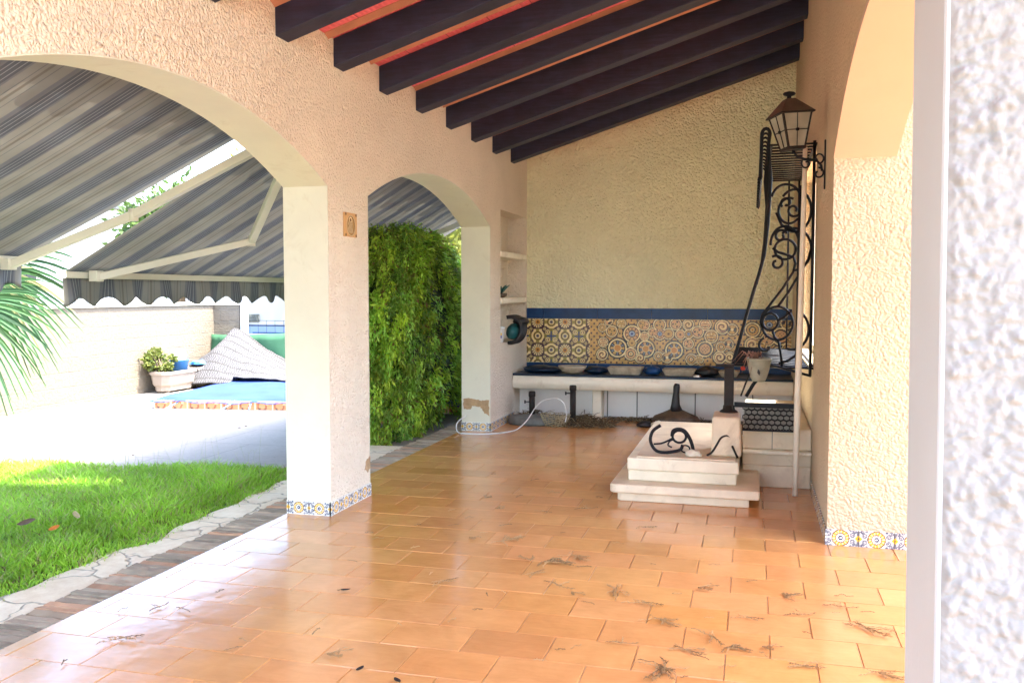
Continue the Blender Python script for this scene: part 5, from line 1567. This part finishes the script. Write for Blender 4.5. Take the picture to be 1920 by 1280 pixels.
# pebbles and leaf bits on the paving
def bits():
    mb = MB()
    for _ in range(90):
        x = random.uniform(-8.95, -5.5); y = random.uniform(7.0, 11.5)
        if random.random() < .6: x = -9.0 + abs(random.gauss(0, .35))
        s = random.uniform(.008, .022); a = random.uniform(0, 3)
        mb.hexa([(x - s, y - s * .5, -.052), (x + s, y - s * .6, -.052), (x + s * .8, y + s * .6, -.052), (x - s * .7, y + s * .5, -.052), (x - s * .5, y - s * .3, -.045), (x + s * .6, y - s * .3, -.044), (x + s * .5, y + s * .3, -.046), (x - s * .4, y + s * .3, -.045)])
    return mb
tag(bits().build('paving_debris', M['bark'], None), 'scattered small leaf bits along the garden wall foot', 'leaf litter', None, 'stuff')

# ================================================================== FAR BACKGROUND
def house(x0, x1, y0, y1, h, label, wins=(), roofmat=None, name='white_house', zb=-.3):
    t = thing(name, label, 'house', ((x0 + x1) / 2, y0, zb))
    MB().box(x0, x1, y0, y1, zb, h).build('wall', M['house'], t)
    MB().box(x0 - .15, x1 + .15, y0 - .15, y1 + .15, h, h + .18).build('roof', roofmat or M['concrete'], t, bevel=.02)
    for (a, b, c, d) in wins:
        f = MB(); f.box(a, b, y0 - .03, y0 - .002, c, d); w = f.build('window', M['alu'], t)
        MB().box(a + .06, b - .06, y0 - .035, y0 - .031, c + .06, d - .06).build('pane', M['dark'], w)
    return t
h1 = house(-19.5, -10, 26, 34, 3.4, 'white neighbouring house beyond the green screen', [(-13.4, -12.6, 1.3, 2.4)])
lv = MB()
for k in range(9): lv.box(-16.15 + k * .075, -16.15 + k * .075 + .05, 25.9, 25.95, .56, .78)
lv.box(-16.17, -15.45, 25.95, 25.99, .54, .80)
lv.build('louvre', M['concrete'], h1)
rl = thing('blue_railing', 'pale blue painted parapet with dark rail in front of the neighbouring house', 'parapet', (-14.5, 24, -.3))
MB().box(-15.2, -11, 24, 24.1, -.3, .50).build('parapet_wall', mat_plain('pale_blue_paint', (.15, .22, .36), .6, .08, 2), rl)
MB().box(-15.2, -11, 23.98, 24.12, .503, .53).build('rail', M['blue_tile'], rl)
MB().box(-14.5, -11, 23.985, 23.998, .28, .31).build('rail', M['blue_tile'], rl)
MB().box(-15.2, -11, 23.97, 23.995, .12, .26).build('lower_band', M['house'], rl)
house(-31, -21.5, 27, 36, 4.4, 'white flat-roofed house behind the left garden wall', [(-26, -25, 1.2, 2.4), (-23.6, -22.6, 1.2, 2.4)])
house(-34, -29, 52, 60, 9.5, 'small pale house on the hillside among the trees', [(-32.5, -31.5, 6.8, 8.2), (-30.8, -29.8, 6.8, 8.2)], mat_plain('terracotta_roof', (.5, .25, .15), .8, .2))
# hill
V = []; F = []
na, nr = 70, 14
for j in range(nr + 1):
    for i in range(na + 1):
        a = R(-100 + 200 * i / na); rr = 60 + 240 * (j / nr)
        t = j / nr
        z = -.2 + 38 * math.sin(min(1, t * 1.1) * math.pi / 2) ** 2 * (.65 + .35 * noise.noise(Vector((math.sin(a) * 4, math.cos(a) * 4, 0))) + .25 * math.sin(a * 3 + 1)) + 1.2 * noise.noise(Vector((rr * .05, a * 9, 0))) * t
        V.append((math.sin(a) * rr, math.cos(a) * rr, z))
for j in range(nr):
    for i in range(na): F.append((j * (na + 1) + i, j * (na + 1) + i + 1, (j + 1) * (na + 1) + i + 1, (j + 1) * (na + 1) + i))
q = NT('hillside_scrub'); co = q.coord(); n1 = q.noise(co, .12, 6, .7)
q.set(q.ramp(n1.outputs[0], [(.35, (.06, .10, .03)), (.55, (.16, .17, .07)), (.75, (.34, .28, .18))]), .95, q.bump(n1.outputs[0], 1, 2.))
struct(link('hill', fast_mesh('hill', V, F), q.m, None, True))
def tree(name, x, y, h, rad, cols, label, seed, n=5000, size=.22, grp='trees beyond the garden wall'):
    t = thing(name, label, 'tree', (x, y, -.2), grp)
    r = np.random.default_rng(seed)
    k = 42; d = r.normal(0, 1, (k, 3)); d /= np.linalg.norm(d, axis=1)[:, None]
    ctr = np.array([x, y, h * .68]); s = np.array([rad, rad, h * .33])
    cl = ctr + d * s * (r.uniform(.3, 1, k)[:, None])
    p = cl[r.integers(k, size=n)] + r.normal(0, .17, (n, 3)) * s
    Nn = p - ctr; Nn /= np.linalg.norm(Nn, axis=1)[:, None]
    V, F, C = leaf_cloud(p, Nn, size, cols, seed, .1, .5, .7)
    link('crown', fast_mesh('t', V, F, C), M['leaf'], t)
    mb = MB(); mb.tube([(x, y, -.2), (x + .1, y, h * .3), (x, y, h * .6)], [.22, .17, .1], 9)
    for i in range(12): mb.tube([(x, y, h * (.28 + .02 * i)), tuple((np.array([x, y, h * .45]) + cl[i]) / 2), tuple(cl[i])], [.09, .06, .02], 6, False)
    mb.build('trunk', M['bark'], t)
DG = ((.02, .05, .012), (.06, .11, .02)); YG = ((.09, .11, .02), (.20, .21, .045)); MG = ((.035, .07, .015), (.09, .15, .03))
tree('broadleaf_tree', -12.6, 24, 5.6, 2.1, YG, 'yellow-green tree seen between the awnings above the middle of the gap', 21)
tree('broadleaf_tree', -16.4, 23, 4.7, 1.8, MG, 'mid green tree left of the yellow-green tree beyond the wall', 22)
tree('broadleaf_tree', -10.2, 30, 7.4, 2.6, DG, 'tall dark green tree at the upper end of the gap between the awnings', 24)
tree('broadleaf_tree', -8.0, 22, 3.4, 1.5, YG, 'pale yellow tree top showing over the conifer hedge', 25)
